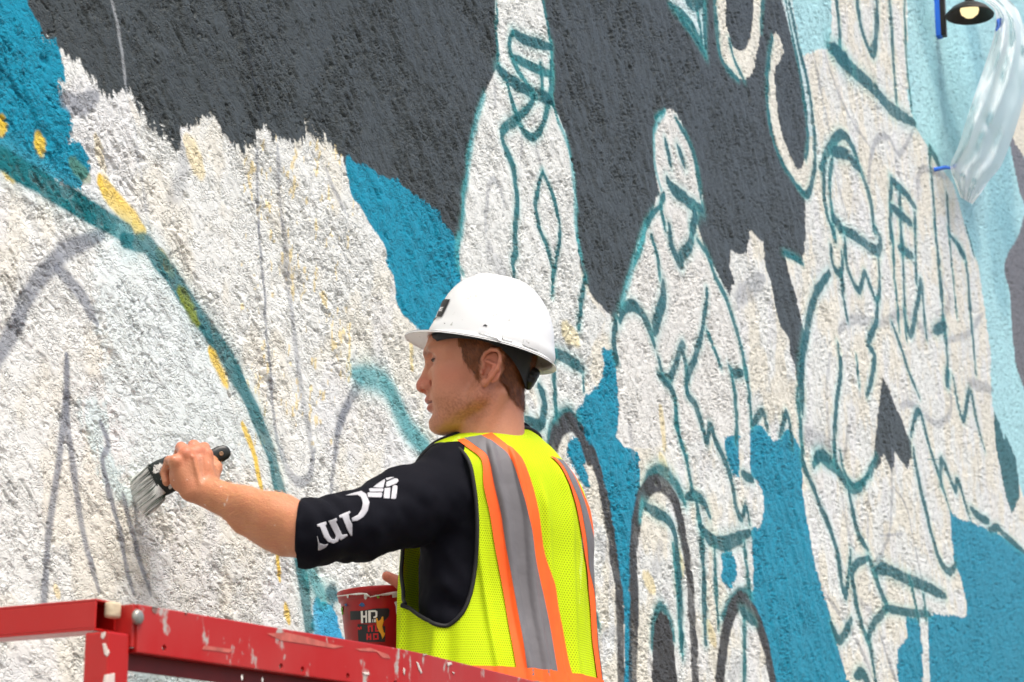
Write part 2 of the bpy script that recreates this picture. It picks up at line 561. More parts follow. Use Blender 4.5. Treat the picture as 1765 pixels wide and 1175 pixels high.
ALLS = (slice(None), slice(None))
mixin(ALLS, (0.45 + 0.25 * sstep(4.4, 6.5, DPT)) * sstep(0.0, 0.35, big + 0.5 * mid_ + 0.22 * sstep(3800, 6000, mmU)), CREAM)
mixin(ALLS, 0.6 * sstep(0.15, 0.4, fbm2(mmU / 170, mmZ / 240, 3, 110)), srgb(232, 232, 230))
# yellow under-coat specks left of the tower
sl = gslice(P('1:1250,600 4:1765,1100'), 0)
mixin(sl, 0.6 * sstep(0.40, 0.52, fbm2(mmU[sl] / 16, mmZ[sl] / 30, 3, 115) + 0.25 * fbm2(mmU[sl] / 130, mmZ[sl] / 130, 2, 118)), srgb(240, 210, 120))
# cooler fresh white round the brush
fill('4:520,60 740,100 900,330 1050,600 1200,900 1290,1175 7:1200,60 1050,200 900,260 700,200 640,100 4:640,1100 560,900 500,560 480,260', COOL, 25, 40, 0, 2, 0.85)
fill('7:480,20 560,40 620,150 640,250 560,240 500,120', srgb(205, 224, 222), 14, 16, 10, 6, 0.8)
fill('4:410,950 520,880 560,1000 540,1120 450,1100', srgb(208, 226, 224), 14, 20, 20, 6, 0.7)
fill('7:700,1010 900,1000 1050,1080 1080,1175 0:360,1250 0:230,1250', srgb(203, 222, 220), 14, 20, 10, 6, 0.8)
# light blue-green field at the far right
fill('''0:1562,-300 0:1564,170 1577,218 1618,283 1642,317 1662,385 1669,407 1686,458 1696,526 1706,601 1710,696 1722,760 1745,800 1765,860 1800,900 1900,1000 2000,1000 2000,-300''', CYAN, 4, 4, 0, 1, 1, False)
for a, b, wdt in (('3:1235,-60 1260,150 1330,420 1420,760 1500,1175', 0, 300), ('3:1500,160 1560,500 1600,900 1680,1175', 0, 420), ('3:1640,600 1690,1175 6:1620,60 1640,300', 0, 420)):
    line(a, wdt, CYAN2, 0.55, 0, None, 0.7, (1, 1))
fill('3:1740,520 1800,400 1900,500 1900,900 1765,800 1690,680', CREAM, 4, 5)
fill('3:1682,660 1765,800 1900,900 1900,1300 1765,1040 1720,880', srgb(120, 118, 120), 4, 5)
fill('6:1735,40 1660,190 1690,330 1700,500 1720,700 1765,830 1850,1100 1900,900 1900,-100 1780,-80', srgb(112, 108, 108), 4, 5)
fill('3:590,-30 600,100 600,250 680,265 720,240 775,235 780,120 770,-30', CYAN, 5, 8)

# --- charcoal field with its dry-brushed lower edge
fill('''0:10,-300 0:15,0 32,30 50,66 76,86 104,92 122,108 138,112 156,132 162,160 176,168 200,164 216,157 224,170 236,192 246,206
 262,216 276,226 300,252 312,240 322,232 332,234 347,214 366,216 382,232 397,242 407,256 416,274 424,260 440,258 447,236 452,212 461,226 472,236 486,246 510,250
 530,240 536,222 548,238 572,256 600,284 640,316 690,340 722,362 752,388 778,418 796,450 830,430 860,300 870,100 870,-300''', CHAR, 2.5, 6, 13, 6, 1, False)
fill('''0:920,-300 0:930,200 985,330 993,430 1000,462 1010,492 1025,518 1040,532 1054,546 1063,558 1068,532 1090,470 1130,340 1180,320 1215,430 1230,468 1257,508
 1263,486 1257,458 1260,431 1270,438 1284,434 1291,410 1289,396 1300,404 1315,417 1318,458 1328,485 1335,526 1345,564 1359,581 1361,608 1369,628 1375,676
 1383,649 1384,608 1386,574 1376,536 1366,499 1356,468 1350,434 1379,456 1386,424 1387,390 1384,340 1396,300 1396,200 1388,120 1370,60 1350,0 1350,-300''', CHAR, 3, 3, 3, 3, 1, False)
fill('6:1045,770 1090,860 1140,980 1190,1100 9:1190,40 1170,95 1140,60 1104,5 1091,112 1050,20 1012,108 1000,70 6:1006,1100 1020,950 1034,830', CHAR, 3, 3, 0, 2, 1, False)
# mist of charcoal at the torn lower edges
# --- blue fields
fill('0:-400,-300 0:40,-300 45,-10 52,12 66,36 78,66 95,65 103,86 110,112 112,141 101,139 109,170 117,211 119,245 136,252 150,272 152,293 135,324 100,318 68,308 30,285 -20,268 -400,200', BLUE, 2.5, 5, 0, 3, 1, False)
fill('0:595,271 640,292 690,316 722,340 752,366 780,402 792,428 793,470 800,478 775,520 745,575 728,572 706,552 689,537 682,516 677,472 665,455 664,424 641,395 624,361 606,337', BLUE, 2.5, 5, 0, 3, 1)
fill('0:1036,601 1052,604 1062,628 1066,696 1074,765 1096,778 1102,810 1101,860 1088,938 1085,1013 1089,1090 1092,1300 1074,1300 1076,1081 1067,993 1057,945 1046,857 1016,782 993,730 994,703 1003,695 1007,683 1019,676 1036,652 1040,628', BLUE, 2.5, 4, 0, 3)
fill('5:1180,1085 1225,1090 1240,1140 8:1270,180 1240,150 1190,70 1160,10', BLUE, 2.5, 6, 12, 4)
fill('''0:1294,728 1315,737 1335,760 1357,742 1374,768 1382,790 1383,843 1390,894 1403,972 1424,1041 1444,1115 1470,1200 1500,1300 1350,1300 1335,1180 1328,1132 1311,1075 1298,1047 1289,1027 1298,1013 1296,945
 1294,911 1310,906 1316,867 1311,840 1298,823 1293,812 1292,770''', BLUE, 2.5, 4, 0, 3)
fill('6:250,1010 310,1000 318,1175 9:318,110 290,130 250,20', BLUE, 2.5, 6, 0, 4)
fill('9:225,520 270,510 298,560 305,620 285,700 255,695 225,640 235,590', BLUE, 2.5, 6, 0, 4)
fill('0:1637,877 1648,894 1676,901 1717,918 1744,938 1768,954 1850,1010 2000,1060 2000,1500 1540,1500 1550,1190 1545,1150 1546,1119 1562,1102 1562,1064 1585,1066 1610,1060 1640,1062 1665,1064 1666,1041 1656,996 1643,966', BLUE, 2.5, 4, 0, 3, 1, False)
fill('7:1570,870 1590,760 1640,750 1700,800 1735,930 0:596,1110 575,1200 540,1100', srgb(62, 170, 214), 3, 7, 0, 4)
fill('0:1583,1060 1589,1120 1590,1300 1606,1300 1601,1175 1597,1062', WHITE, 2, 2, 0, 1)
fill('6:1605,930 1635,1000 1660,1090 1665,1050 1700,1130 9:1722,50 1740,230 1700,325 1668,230 1640,100 1620,0', srgb(46, 104, 108), 3, 5, 10, 2, 1, False)

# --- figures left in white
T1 = '''0:851,-300 0:852,0 854,60 858,112 846,136 832,166 820,202 812,242 805,292 798,362 791,432 800,560 900,640 1000,640 1044,548 1022,524 1006,500 998,470 995,430 992,370 988,310 980,260 972,226 960,201 948,182 952,150 950,110 946,70 938,32 930,0 928,-300'''
fill(T1, WHITE, 2, 2, 0, 1.5, 1, False)
F2 = '''0:1150,189 1164,199 1180,226 1196,272 1206,320 1212,352 1202,366 1200,400 1212,428 1232,462 1246,492 1258,530 1272,580 1284,640 1290,700 1294,740 1200,760 1075,770 1066,700 1060,600 1063,556 1068,530 1076,500 1086,465 1096,425 1110,390 1130,362 1140,350 1133,322 1127,290 1124,252 1129,216 1138,197'''
fill(F2, srgb(232, 230, 222), 2, 2, 0, 1.5)
fill('3:190,-60 200,150 240,330 300,392 345,402 385,372 410,262 436,130 440,-60 390,-60 390,80 375,190 350,250 318,262 280,232 256,150 243,-60', srgb(236, 232, 216), 2, 2, 0, 1, 1, False)
fill('3:485,180 500,166 526,200 541,262 520,312 498,332 495,400 510,560 540,700 580,800 610,862 636,850 652,790 662,690 690,690 692,880 655,975 612,932 575,898 540,822 500,700 474,600 460,450 465,330 475,240', srgb(238, 234, 218), 2, 2, 0, 1, 1, False)
fill('3:-50,0 60,100 110,190 148,275 145,100 140,-40', srgb(218, 230, 230), 2, 2, 0, 1, 1, False)
fill('3:525,-40 580,-40 625,240 665,470 700,690 665,690 650,500 610,300 565,130', srgb(214, 228, 228), 2, 2, 0, 1, 1, False)
# cool drafting tint inside the tower

# --- grey drafting lines
for s, w, a in (('4:-20,680 60,530 130,370 200,260 270,180 350,110 520,40', 44, 0.8), ('4:280,215 350,280 420,370 485,490', 30, 0.75), ('4:330,655 335,850 320,1000 300,1175 7:270,250 240,500 225,760 235,930', 21, 0.85),
    ('4:335,850 345,1050 7:355,0 400,300 440,500 505,720', 18, 0.8), ('4:505,990 545,1110 7:510,50 560,270 600,420 640,600 680,730', 16, 0.8), ('7:610,230 650,380 700,550 765,735', 15, 0.75),
    ('4:1310,0 1330,250 1350,560 1380,860 1400,1050 1430,1175', 13, 0.75), ('4:1430,0 1450,250 1480,500 1520,800 1560,1000 1580,1175', 26, 0.5), ('5:0,1050 30,950 80,850 140,770', 34, 0.7), ('4:1765,900 1720,1000 1700,1175', 24, 0.7),
    ('7:1430,0 1450,80 1500,160 1560,140 1590,0', 24, 0.6), ('7:1700,0 1670,250', 18, 0.6), ('1:320,510 400,530 490,485', 40, 0.75), ('1:1300,760 1306,1000 1310,1175', 12, 0.7), ('1:1400,740 1412,950 1425,1175', 18, 0.5),
    ('1:1650,850 1680,950 1760,1090', 18, 0.45), ('1:930,740 920,900 860,1010', 50, 0.3), ('2:800,420 800,560', 16, 0.4), ('2:940,640 930,860', 14, 0.4), ('2:750,1175 760,960 800,910 850,1040', 22, 0.4), ('2:1000,720 1040,870', 16, 0.4),
    ('3:690,260 730,450 780,700 800,850 860,1100', 26, 0.45), ('3:750,270 800,420 880,600 980,740', 26, 0.45), ('3:970,1000 985,800 1020,700 1080,700 1130,780 1200,660', 34, 0.5), ('3:1110,800 1140,930', 24, 0.4),
    ('3:1225,1000 1230,870 1290,860 1370,900', 40, 0.5), ('6:820,530 900,470 1040,490 1160,440 1290,540 1380,380 1340,260', 50, 0.4), ('6:1130,910 1190,900 1260,960 1330,1000 1390,930 1385,800', 44, 0.45),
    ('6:780,640 760,800 770,1050 780,1175', 30, 0.35), ('6:850,1175 860,1080 880,1000', 30, 0.45), ('6:640,1060 770,1100', 90, 0.4), ('6:1370,580 1480,540 1550,440', 44, 0.4), ('6:1480,790 1600,825', 80, 0.45), ('6:310,370 440,260', 80, 0.45),
    ('9:830,0 830,180 880,450 905,510', 22, 0.4), ('9:1090,0 1090,180 1080,400 1040,520 1000,580', 28, 0.45), ('9:970,150 970,480', 16, 0.4), ('9:1100,190 1160,280 1200,450 1240,640 1262,740', 18, 0.5), ('9:1025,435 1150,425', 16, 0.4),
    ('9:760,740 860,880 930,1000 1000,1175', 26, 0.45), ('9:1030,920 1110,1175', 20, 0.6), ('9:1520,0 1550,300', 20, 0.35), ('9:920,750 1010,850', 40, 0.4), ('5:770,100 790,170 850,230', 60, 0.3), ('5:1110,600 1180,620', 60, 0.3),
    ('8:1640,480 1600,640', 60, 0.25), ('8:1320,950 1420,910', 40, 0.35), ('5:1480,1000 1500,1175', 30, 0.3), ('9:270,1150 330,1080', 60, 0.3), ('8:1330,480 1400,560', 70, 0.3)):
    grey(s, w, a)
# ridge of a filled seam, and the open seam beside it
line('1:545,-40 590,130 620,330 640,470 680,600 690,750 720,900 740,1060 760,1175', 9, srgb(190, 194, 196), 0.6, 0, None, 0.55, (1, 1))
line('1:1190,-40 1240,200 1280,420 1312,590', 8, srgb(34, 36, 36), 0.5, 0, None, 0.8, (1, 1))
fill('1:640,470 700,560 715,640 690,640 655,560', srgb(236, 233, 222), 3, 4)

# --- yellow and olive daubs
def daub(s, w, c=YEL, a=0.9): line(s, w * 0.9, c, 0.25, 0, None, a, (0.7, 0.7))
for s, w, c in (('1:195,700 205,750', 42, YEL), ('1:0,610 0,660', 30, YEL), ('1:0,800 55,880', 44, YEL), ('1:505,915 560,990 625,1060 715,1165', 46, YEL), ('1:355,825 440,900', 34, srgb(92, 118, 40)),
    ('4:680,-5 720,50', 30, YEL), ('4:800,130 870,240', 30, YEL), ('1:720,1150 735,1175', 18, YEL), ('7:1490,1140 1500,1240', 30, YEL),
    ('4:1225,1000 1260,1080 1290,1175 7:1300,100 1325,210', 18, YEL), ('7:1400,530 1408,590 1415,660', 15, YEL), ('7:1445,790 1465,870', 20, YEL), ('8:1560,640 1600,700', 60, srgb(240, 216, 140)), ('8:1640,40 1670,120', 60, srgb(240, 216, 140)),
    ('5:1150,520 1210,570', 70, srgb(240, 220, 150)), ('5:370,560 380,720', 22, srgb(240, 214, 120)), ('5:1640,920 1660,1120', 40, srgb(240, 216, 140)), ('9:0,500 30,620', 60, srgb(238, 214, 140)), ('9:160,880 190,980', 50, srgb(238, 214, 140)),
    ('1:950,720 1010,860', 60, srgb(236, 214, 150)), ('1:480,700 540,880', 30, srgb(238, 220, 170)), ('7:280,690 300,740', 14, srgb(236, 206, 120))):
    daub(s, w, c, 0.9 if c is YEL else 0.6)

# --- the big sweeping arc
line('0:-60,262 0:-5,272 27,290 68,314 112,341 170,374 222,404', 44, srgb(6, 108, 114), 0.18, 0.22, srgb(120, 190, 196), 1.0, (1, 0.9))
line('4:620,70 690,85 745,90 800,170 870,260 950,380 1040,510 1130,640 1200,760 1270,900 1330,1040 1380,1170 7:1400,150 1450,300 1500,500 1540,700 1565,900', 46, srgb(12, 106, 112), 0.22, 0.3, srgb(170, 215, 215), 0.95, (0.6, 0.8))
line('7:1560,560 1600,680 1640,760', 46, srgb(40, 146, 150), 0.6, 0.3, None, 0.8)
line('7:1660,720 1700,740', 40, srgb(24, 100, 110), 0.6, 0.2)
line('4:910,330 950,400 990,480', 34, srgb(128, 140, 24), 0.4, 0, None, 0.9)
line('4:1060,630 1110,720 1150,800', 26, YEL, 0.5, 0, None, 0.95)
line('5:90,745 150,760 210,775 260,830 310,930 370,1040 445,1125', 52, srgb(70, 160, 165), 0.6, 0.25, None, 0.85, (0.6, 1))

# --- soot-dark arches with teal outlines
def arch(s, w): line(s, w, SOOT, 0.15, 0, None, 1.0, (1, 1))
line('5:1070,1130 1085,1045 1130,968 1170,955 1215,985', 44, TEAL, 0.4, 0.35)
line('8:1545,220 1590,130 1640,105 1705,160 1760,270', 46, TEAL, 0.4, 0.35)
line('9:235,850 300,745 372,718', 44, TEAL, 0.4, 0.35)
arch('5:1088,1130 1130,1020 1185,995 1240,1060 1270,1165 8:1290,30 1330,150 1372,350 1402,560 1430,750 1438,1000 1440,1300', 56)
arch('8:1500,1300 1503,800 1500,520 1528,290 1580,190 1640,172 1700,235 9:10,330 45,500 70,680 85,900 100,1175 110,1300', 56)
arch('9:215,1260 225,1100 245,950 275,830 315,765 345,765 390,825 430,920 462,1040 500,1240', 60)
line('8:1596,1000 1602,900 1622,815 1650,797 1690,870 1705,960', 34, TEAL, 0.4, 0.3)
fill('8:1602,1260 1604,930 1624,838 1648,818 1680,868 1702,970 1712,1260', SOOT, 3, 3, 0, 2)
line('8:1310,830 1325,900', 26, TEAL, 0.5, 0.3)

# --- teal outline drawing, widths in millimetres
for s, w in (
  ('2:806,-60 808,150 815,300 828,352', 14), ('2:1030,-60 1060,130 1080,230 1086,330 1092,430 1085,500 1112,605', 16), ('2:885,165 960,205 1082,238', 36), ('2:885,165 870,240 900,330 960,430 1000,485', 26),
  ('2:890,290 960,325 1050,365 1085,375', 30), ('2:1030,320 1035,420 1040,490', 22), ('2:1078,310 1078,430 1065,530 1050,600 1020,670 985,695 950,670 915,600 880,500 855,400', 28), ('2:815,350 870,400 960,460 1040,490 1082,512', 40),
  ('2:1000,485 960,550 900,610 845,650 835,700 860,770 890,840 905,950 910,1050 900,1175 5:905,120 890,180 900,270', 34), ('2:1040,870 1015,950 1005,1050 1020,1120 5:1020,0 1060,100 1085,200 1092,345', 26),
  ('2:1040,870 1080,960 1105,1050 5:1125,0 1115,130 1098,250 1092,345', 24), ('5:1255,250 1235,400 1222,515', 30), ('5:1100,640 1180,680 1248,728', 40), ('5:1098,640 1100,800 1110,970', 28), ('5:1250,760 1245,835', 20),
  ('5:1020,810 1050,880 1045,960 1015,1010 950,970', 42), ('5:1430,480 1450,420 1495,400 1545,440 1580,510 1608,605', 42), ('5:1590,50 1620,150 1635,265', 32), ('5:1655,290 1650,380 1620,470 1610,535', 56),
  ('5:1680,0 1690,80 1715,150 1740,185 6:20,165 60,110 80,60 75,0', 48), ('5:1410,480 1400,600 1415,690', 40), ('5:1630,670 1650,740 1680,770 1710,720 1740,620 1758,600 6:30,610 50,700 57,840', 38),
  ('5:1630,750 1690,820 1715,900 1720,1020 1760,1150 6:45,1175', 36), ('2:1605,600 1630,575 1660,560', 14), ('2:1710,600 1755,670 3:50,690 90,800 110,900 130,1035', 26), ('2:1660,710 1690,840', 36), ('2:1725,750 1757,835', 52),
  ('2:1670,910 1700,960 1760,1000 3:60,1022 130,1058', 52), ('2:1655,980 1640,1040 1660,1165', 30), ('2:1640,1040 1590,1090 1555,1160 5:1560,0 1530,120 1500,200', 26), ('3:95,1060 85,1175', 50),
  ('6:110,70 160,150 200,260 250,360 290,480 320,580 345,700 365,850 378,1010', 34), ('6:155,320 145,430 130,530 100,650 60,760 55,840 95,900 120,980 150,1085 170,1010 200,1090 245,1185 9:270,130 290,200 300,280 330,350 350,285 372,375', 36),
  ('6:155,530 190,620 230,715', 34), ('6:265,710 290,745 335,740', 44), ('6:275,740 295,850 305,1000 300,1100', 30), ('6:0,900 10,1050 45,1175 9:70,170 82,215', 30), ('6:385,1000 440,940 465,1035', 36), ('6:525,1060 555,945 580,1060 585,1120', 36),
  ('6:775,235 710,330 680,430 660,540 640,650 632,800 637,945', 54), ('6:612,830 625,1000 637,1175', 34), ('6:780,100 790,190 820,240 840,200 838,130', 40), ('6:835,250 845,370 865,475', 36), ('6:790,-10 800,65', 60),
  ('6:835,15 920,60 1020,125 1032,60 1000,0', 60), ('6:850,60 860,180 890,270 925,325 955,235 980,300 1015,378 1030,280 1025,170', 42), ('6:1020,380 1010,490 970,590 1000,650 990,760 965,855', 46),
  ('6:1090,-20 1100,200 1130,535', 34), ('6:1135,-20 1150,250 1165,575', 40), ('6:1210,-20 1215,290', 40), ('6:1125,110 1195,148', 60), ('6:1150,420 1185,550 1215,420 1240,275 1250,400 1265,565', 46), ('6:1305,-20 1330,200 1350,450 1375,700 1375,810', 48),
  ('6:1308,530 1365,500', 70), ('6:1370,0 1385,100 1410,350 1422,465', 34), ('6:1380,40 1450,130 1470,220 1490,450 1517,745', 50), ('6:1425,95 1455,150', 80), ('6:1090,490 1140,620 1180,750 1232,865', 40), ('6:815,590 830,730 805,920 800,1175 9:810,90', 42), ('6:910,650 925,815', 24),
  ('6:1400,760 1450,980 1485,830 1520,980 1562,1135', 52), ('6:1185,1060 1208,960 1232,940 1250,1000 1300,1180 9:1340,160 1382,295', 46), ('6:1465,0 1507,145', 44), ('6:1375,740 1365,800', 70),
  ('3:800,-60 820,100 830,250', 44), ('3:910,-60 935,140 990,270 1015,140 1015,-60', 56), ('3:1080,-60 1095,250 1117,525', 46), ('3:1155,-60 1165,300 1192,565', 30), ('3:770,240 830,280 900,360 1000,450 1090,550 1207,625', 84), ('3:790,250 840,300 880,340', 110),
  ('3:728,850 780,740 830,680 880,720 920,820 950,900 985,1020 1002,1175', 52), ('3:785,770 860,780 930,860', 60), ('3:760,790 745,900 760,1080 795,1180', 40), ('3:790,800 775,940 792,1110', 34), ('3:1085,900 1085,1180 6:1090,60', 48), ('3:1085,910 1150,970 1212,1045', 58),
  ('3:1130,970 1140,1175 6:1145,120', 48), ('3:1090,1050 1190,1130', 58), ('3:1210,1080 1210,1175', 46), ('3:1280,755 1300,1000 1312,1175', 40), ('3:1370,980 1382,1180', 46), ('3:1280,745 1332,835', 70), ('3:790,1105 835,1150', 70),
  ('3:540,-60 590,200 640,450 660,600 666,700 655,810', 28), ('3:560,-60 620,250 670,450 700,700 695,880 660,985 620,955', 36), ('3:485,190 465,330 460,450 470,600 490,700 540,830 600,925 650,990', 26), ('3:265,200 290,300 340,402', 30), ('3:192,-60 210,180 235,310 310,402', 26),
  ('3:438,-60 430,160', 22), ('3:-30,20 60,100 110,190 150,285', 34), ('3:140,-60 145,255', 34), ('3:105,20 130,235', 26), ('3:50,5 90,25 130,0', 50), ('3:0,60 70,160 140,270', 26),
  ('9:50,240 90,230 140,270 167,335', 46), ('9:100,260 120,400 135,600 150,980', 38), ('9:120,390 180,460 260,470 368,420', 56), ('9:330,120 385,152', 40), ('9:345,470 355,600 377,745', 30), ('9:195,500 200,700 212,905', 30), ('9:345,850 345,1240', 34), ('9:330,815 395,875', 44),
  ('9:-20,480 5,700 20,900 35,1055', 34), ('9:640,0 640,60 700,220 770,380 810,510 830,620 855,742 885,510', 44), ('9:690,80 720,35 760,60 820,110 870,185 920,192 972,130', 56), ('9:800,0 812,90', 40), ('9:870,190 890,300 920,420 967,502', 48), ('9:975,548 910,580 890,640 910,780 950,920 980,1000 1022,1240', 48),
  ('9:975,548 1000,620 1040,730 1062,800 1000,880 968,955', 52), ('9:1010,612 1060,605 1180,660 1280,700 1362,742', 72), ('9:1060,802 1160,822 1285,832', 50), ('9:1180,640 1215,800 1226,865', 34), ('9:1250,730 1266,865', 34), ('9:1200,0 1225,150 1260,300 1300,460 1340,570 1385,618 1418,575', 56),
  ('9:1340,185 1345,50 1410,205 1425,160 1485,345', 54), ('9:1490,298 1540,345 1582,362', 66), ('9:1585,405 1630,395 1660,430 1770,525', 60), ('9:985,135 1010,30', 36), ('9:785,880 820,962 850,940 888,858', 50), ('9:905,1145 940,1130 972,1180', 60), ('9:830,10 850,110 900,182 960,142 992,60', 30),
  ('8:1560,285 1620,320 1680,360 1712,440 1722,560 1740,800 1748,1010', 44), ('6:700,1180 740,1158 780,1180', 60), ('6:540,135 600,160 640,190', 30), ('6:1275,1180 1330,1180', 2)):
    line(s, w * 0.88, TEALD if w > 34 else TEAL, 0.16, 0.30)
# soft teal rim along the tower's and the walker's outline
for s, w in (('2:750,480 715,580 690,680 665,830 645,960 630,1175 5:615,60 612,180 640,240', 20), ('2:1112,605 1165,730 1190,880 1205,1040 1212,1175 5:1240,180', 18), ('2:1660,560 1610,640 1602,740 1612,860 1640,960', 14),
             ('5:1560,0 1500,190 1440,400', 22), ('8:1548,260 1530,360', 20)):
    line(s, w, srgb(74, 170, 176), 0.6, 0.3, None, 0.7)
CO[:] = CO * (1 + 0.05 * fbm2(mmU / 300, mmZ / 300, 3, 120) + 0.035 * noise2(mmU / 14, mmZ / 18, 125))[..., None]

verts = np.stack([GU, WD - HT / 1000.0, GZ], -1).reshape(-1, 3)
wall_root = empty("mural_wall", (6.0, WD, 0.0))
tag(wall_root, "tall rough stucco wall with half painted mural of white figures, charcoal and blue", "wall")
m_wall, nt, b, out = mat_new("painted_stucco")
at = N(nt, 'ShaderNodeAttribute', attribute_name='col')
nt.links.new(at.outputs['Color'], b.inputs['Base Color'])
b.inputs['Roughness'].default_value = 0.42; b.inputs['Specular IOR Level'].default_value = 0.22
tc = N(nt, 'ShaderNodeTexCoord')
ra = N(nt, 'ShaderNodeAttribute', attribute_name='rough')
def noise_n(sc, det, ro, dist=0.0):
    n = N(nt, 'ShaderNodeTexNoise'); n.inputs['Scale'].default_value = sc; n.inputs['Detail'].default_value = det; n.inputs['Roughness'].default_value = ro; n.inputs['Distortion'].default_value = dist
    mp = N(nt, 'ShaderNodeMapping'); mp.inputs['Rotation'].default_value = (0, 0.6, 0); mp.inputs['Scale'].default_value = (0.5, 1, 1)
    nt.links.new(tc.outputs['Object'], mp.inputs[0]); nt.links.new(mp.outputs[0], n.inputs['Vector']); return n.outputs['Fac']
def mth(op, a, b_):
    n = N(nt, 'ShaderNodeMath', operation=op)
    for k, v in enumerate((a, b_)):
        if isinstance(v, (int, float)): n.inputs[k].default_value = v
        else: nt.links.new(v, n.inputs[k])
    return n.outputs[0]
f1 = noise_n(120, 3, 0.6, 0.9)                     # torn grains
f2 = noise_n(300, 2, 0.5, 0.3)                    # sand
cr_ = N(nt, 'ShaderNodeMapRange'); cr_.interpolation_type = 'SMOOTHSTEP'; cr_.inputs[1].default_value = 0.36; cr_.inputs[2].default_value = 0.52; nt.links.new(f1, cr_.inputs[0])
amp = mth('ADD', mth('MULTIPLY', ra.outputs['Fac'], 0.70), 0.40)
f3 = noise_n(62, 2, 0.5, 1.6)                     # winding trowel grooves
gab = mth('ABSOLUTE', mth('SUBTRACT', f3, 0.5), 0.0)
gr_ = N(nt, 'ShaderNodeMapRange'); gr_.interpolation_type = 'SMOOTHSTEP'; gr_.inputs[1].default_value = 0.006; gr_.inputs[2].default_value = 0.040; nt.links.new(gab, gr_.inputs[0])
msk = N(nt, 'ShaderNodeMapRange'); msk.inputs[1].default_value = 0.44; msk.inputs[2].default_value = 0.56; nt.links.new(noise_n(34, 2, 0.5, 0.5), msk.inputs[0])
groove = mth('MULTIPLY', mth('MULTIPLY', mth('SUBTRACT', gr_.outputs[0], 1.0), msk.outputs[0]), 1.15)
hgt_ = mth('ADD', mth('ADD', mth('MULTIPLY', cr_.outputs[0], mth('MULTIPLY', amp, 0.75)), mth('MULTIPLY', f2, 0.22)), groove)
bp = N(nt, 'ShaderNodeBump'); bp.inputs['Strength'].default_value = 1.0; bp.inputs['Distance'].default_value = 0.0022
nt.links.new(hgt_, bp.inputs['Height']); nt.links.new(bp.outputs[0], b.inputs['Normal'])
wme = new_mesh("painted_stucco", verts, grid_faces(*GU.shape)[:, ::-1].copy(), True)
set_col(wme, CO.reshape(-1, 3))
ra_ = wme.attributes.new('rough', 'FLOAT', 'POINT'); ra_.data.foreach_set('value', (rough * (1 - 0.45 * sstep(4.5, 9.0, DPT))).astype(np.float32).ravel())
link("painted_stucco", wme, m_wall, wall_root)
back = MB(); back.box((60, WD + 0.265, 7.0), np.eye(3), (85, 0.25, 7.0))
back.build("masonry_core", simple("bare_stucco", WHITE, 0.8, bump=0.8, bscale=40, var=0.1, vscale=4), wall_root)

# ------------------------------------------------------------------ the painter
UPc = np.array([0.0, cp, -sp])            # world up in camera space
Hc = np.array([0.0, -sp, -cp])            # level, away from the camera
Xc = np.array([1.0, 0.0, 0.0])

def attr_mat(name, rough=0.5, sss=0.0, bump=0.0, bscale=300.0, spec=0.4, stretch=None):
    m, nt, b, out = mat_new(name)
    at = N(nt, 'ShaderNodeAttribute', attribute_name='col')
    nt.links.new(at.outputs['Color'], b.inputs['Base Color'])
    b.inputs['Roughness'].default_value = rough; b.inputs['Specular IOR Level'].default_value = spec
    if sss:
        b.inputs['Subsurface Weight'].default_value = sss
        b.inputs['Subsurface Radius'].default_value = (1.0, 0.35, 0.2); b.inputs['Subsurface Scale'].default_value = 0.006
    if bump:
        tc = N(nt, 'ShaderNodeTexCoord'); n = N(nt, 'ShaderNodeTexNoise'); n.inputs['Scale'].default_value = bscale; n.inputs['Detail'].default_value = 4
        nt.links.new(tc.outputs['Object'], n.inputs['Vector'])
        bp = N(nt, 'ShaderNodeBump'); bp.inputs['Strength'].default_value = bump; bp.inputs['Distance'].default_value = 0.001
        nt.links.new(n.outputs['Fac'], bp.inputs['Height']); nt.links.new(bp.outputs[0], b.inputs['Normal'])
    return m

# ---- head, in its own frame (metres): x forward, y to his left, z up
HYAW = math.radians(3)
HD = 3.98
h_f = -math.cos(HYAW) * Xc + math.sin(HYAW) * Hc
h_l = np.cross(UPc, h_f); h_u = UPc
HR = np.stack([h_f, h_l, h_u])            # rows: axes in camera space
HO = camp(835, 640, HD)
def hloc(px, py, y):
    """photograph point on the head at lateral offset y -> head frame"""
    s = HD / FPX
    ix = (px - 835) * s - y * h_l[0]; iy = -(py - 640) * s - y * h_l[1]
    A = np.array([[h_f[0], h_u[0]], [h_f[1], h_u[1]]])
    x, z = np.linalg.solve(A, [ix, iy])
    return np.array([x, y, z])
def h2w(V): return c2w(np.asarray(V) @ HR + HO)

H = SDF((-0.125, -0.10, -0.215), (0.145, 0.105, 0.145), 0.0016)
H.ell((0.004, 0, 0.040), (0.098, 0.077, 0.086), marg=0.3)                      # cranium
H.ell((0.048, 0, 0.022), (0.056, 0.064, 0.060), 0.022)                         # frontal
H.ell((0.044, 0, -0.030), (0.050, 0.060, 0.064), 0.022)                        # mid face
H.ell((0.058, 0, -0.066), (0.036, 0.041, 0.036), 0.020)                        # muzzle / mandible
for sy in (-1, 1):
    H.cap((0.000, sy * 0.052, -0.054), (0.066, sy * 0.027, -0.089), 0.017, 0.015, 0.017)   # jaw line
    H.cap((-0.012, sy * 0.058, -0.010), (0.002, sy * 0.051, -0.056), 0.015, 0.016, 0.018)  # ramus
    H.ell((0.058, sy * 0.043, -0.012), (0.026, 0.019, 0.018), 0.016)           # cheekbone
    H.ell((0.060, sy * 0.036, -0.045), (0.030, 0.020, 0.030), 0.018)           # cheek
    H.cap((0.062, sy * 0.058, 0.024), (0.086, sy * 0.044, 0.032), 0.010, 0.010, 0.014)     # brow, outer
    H.cap((0.086, sy * 0.044, 0.031), (0.099, sy * 0.012, 0.033), 0.010, 0.009, 0.012)     # brow
ch = hloc(744, 729, 0)
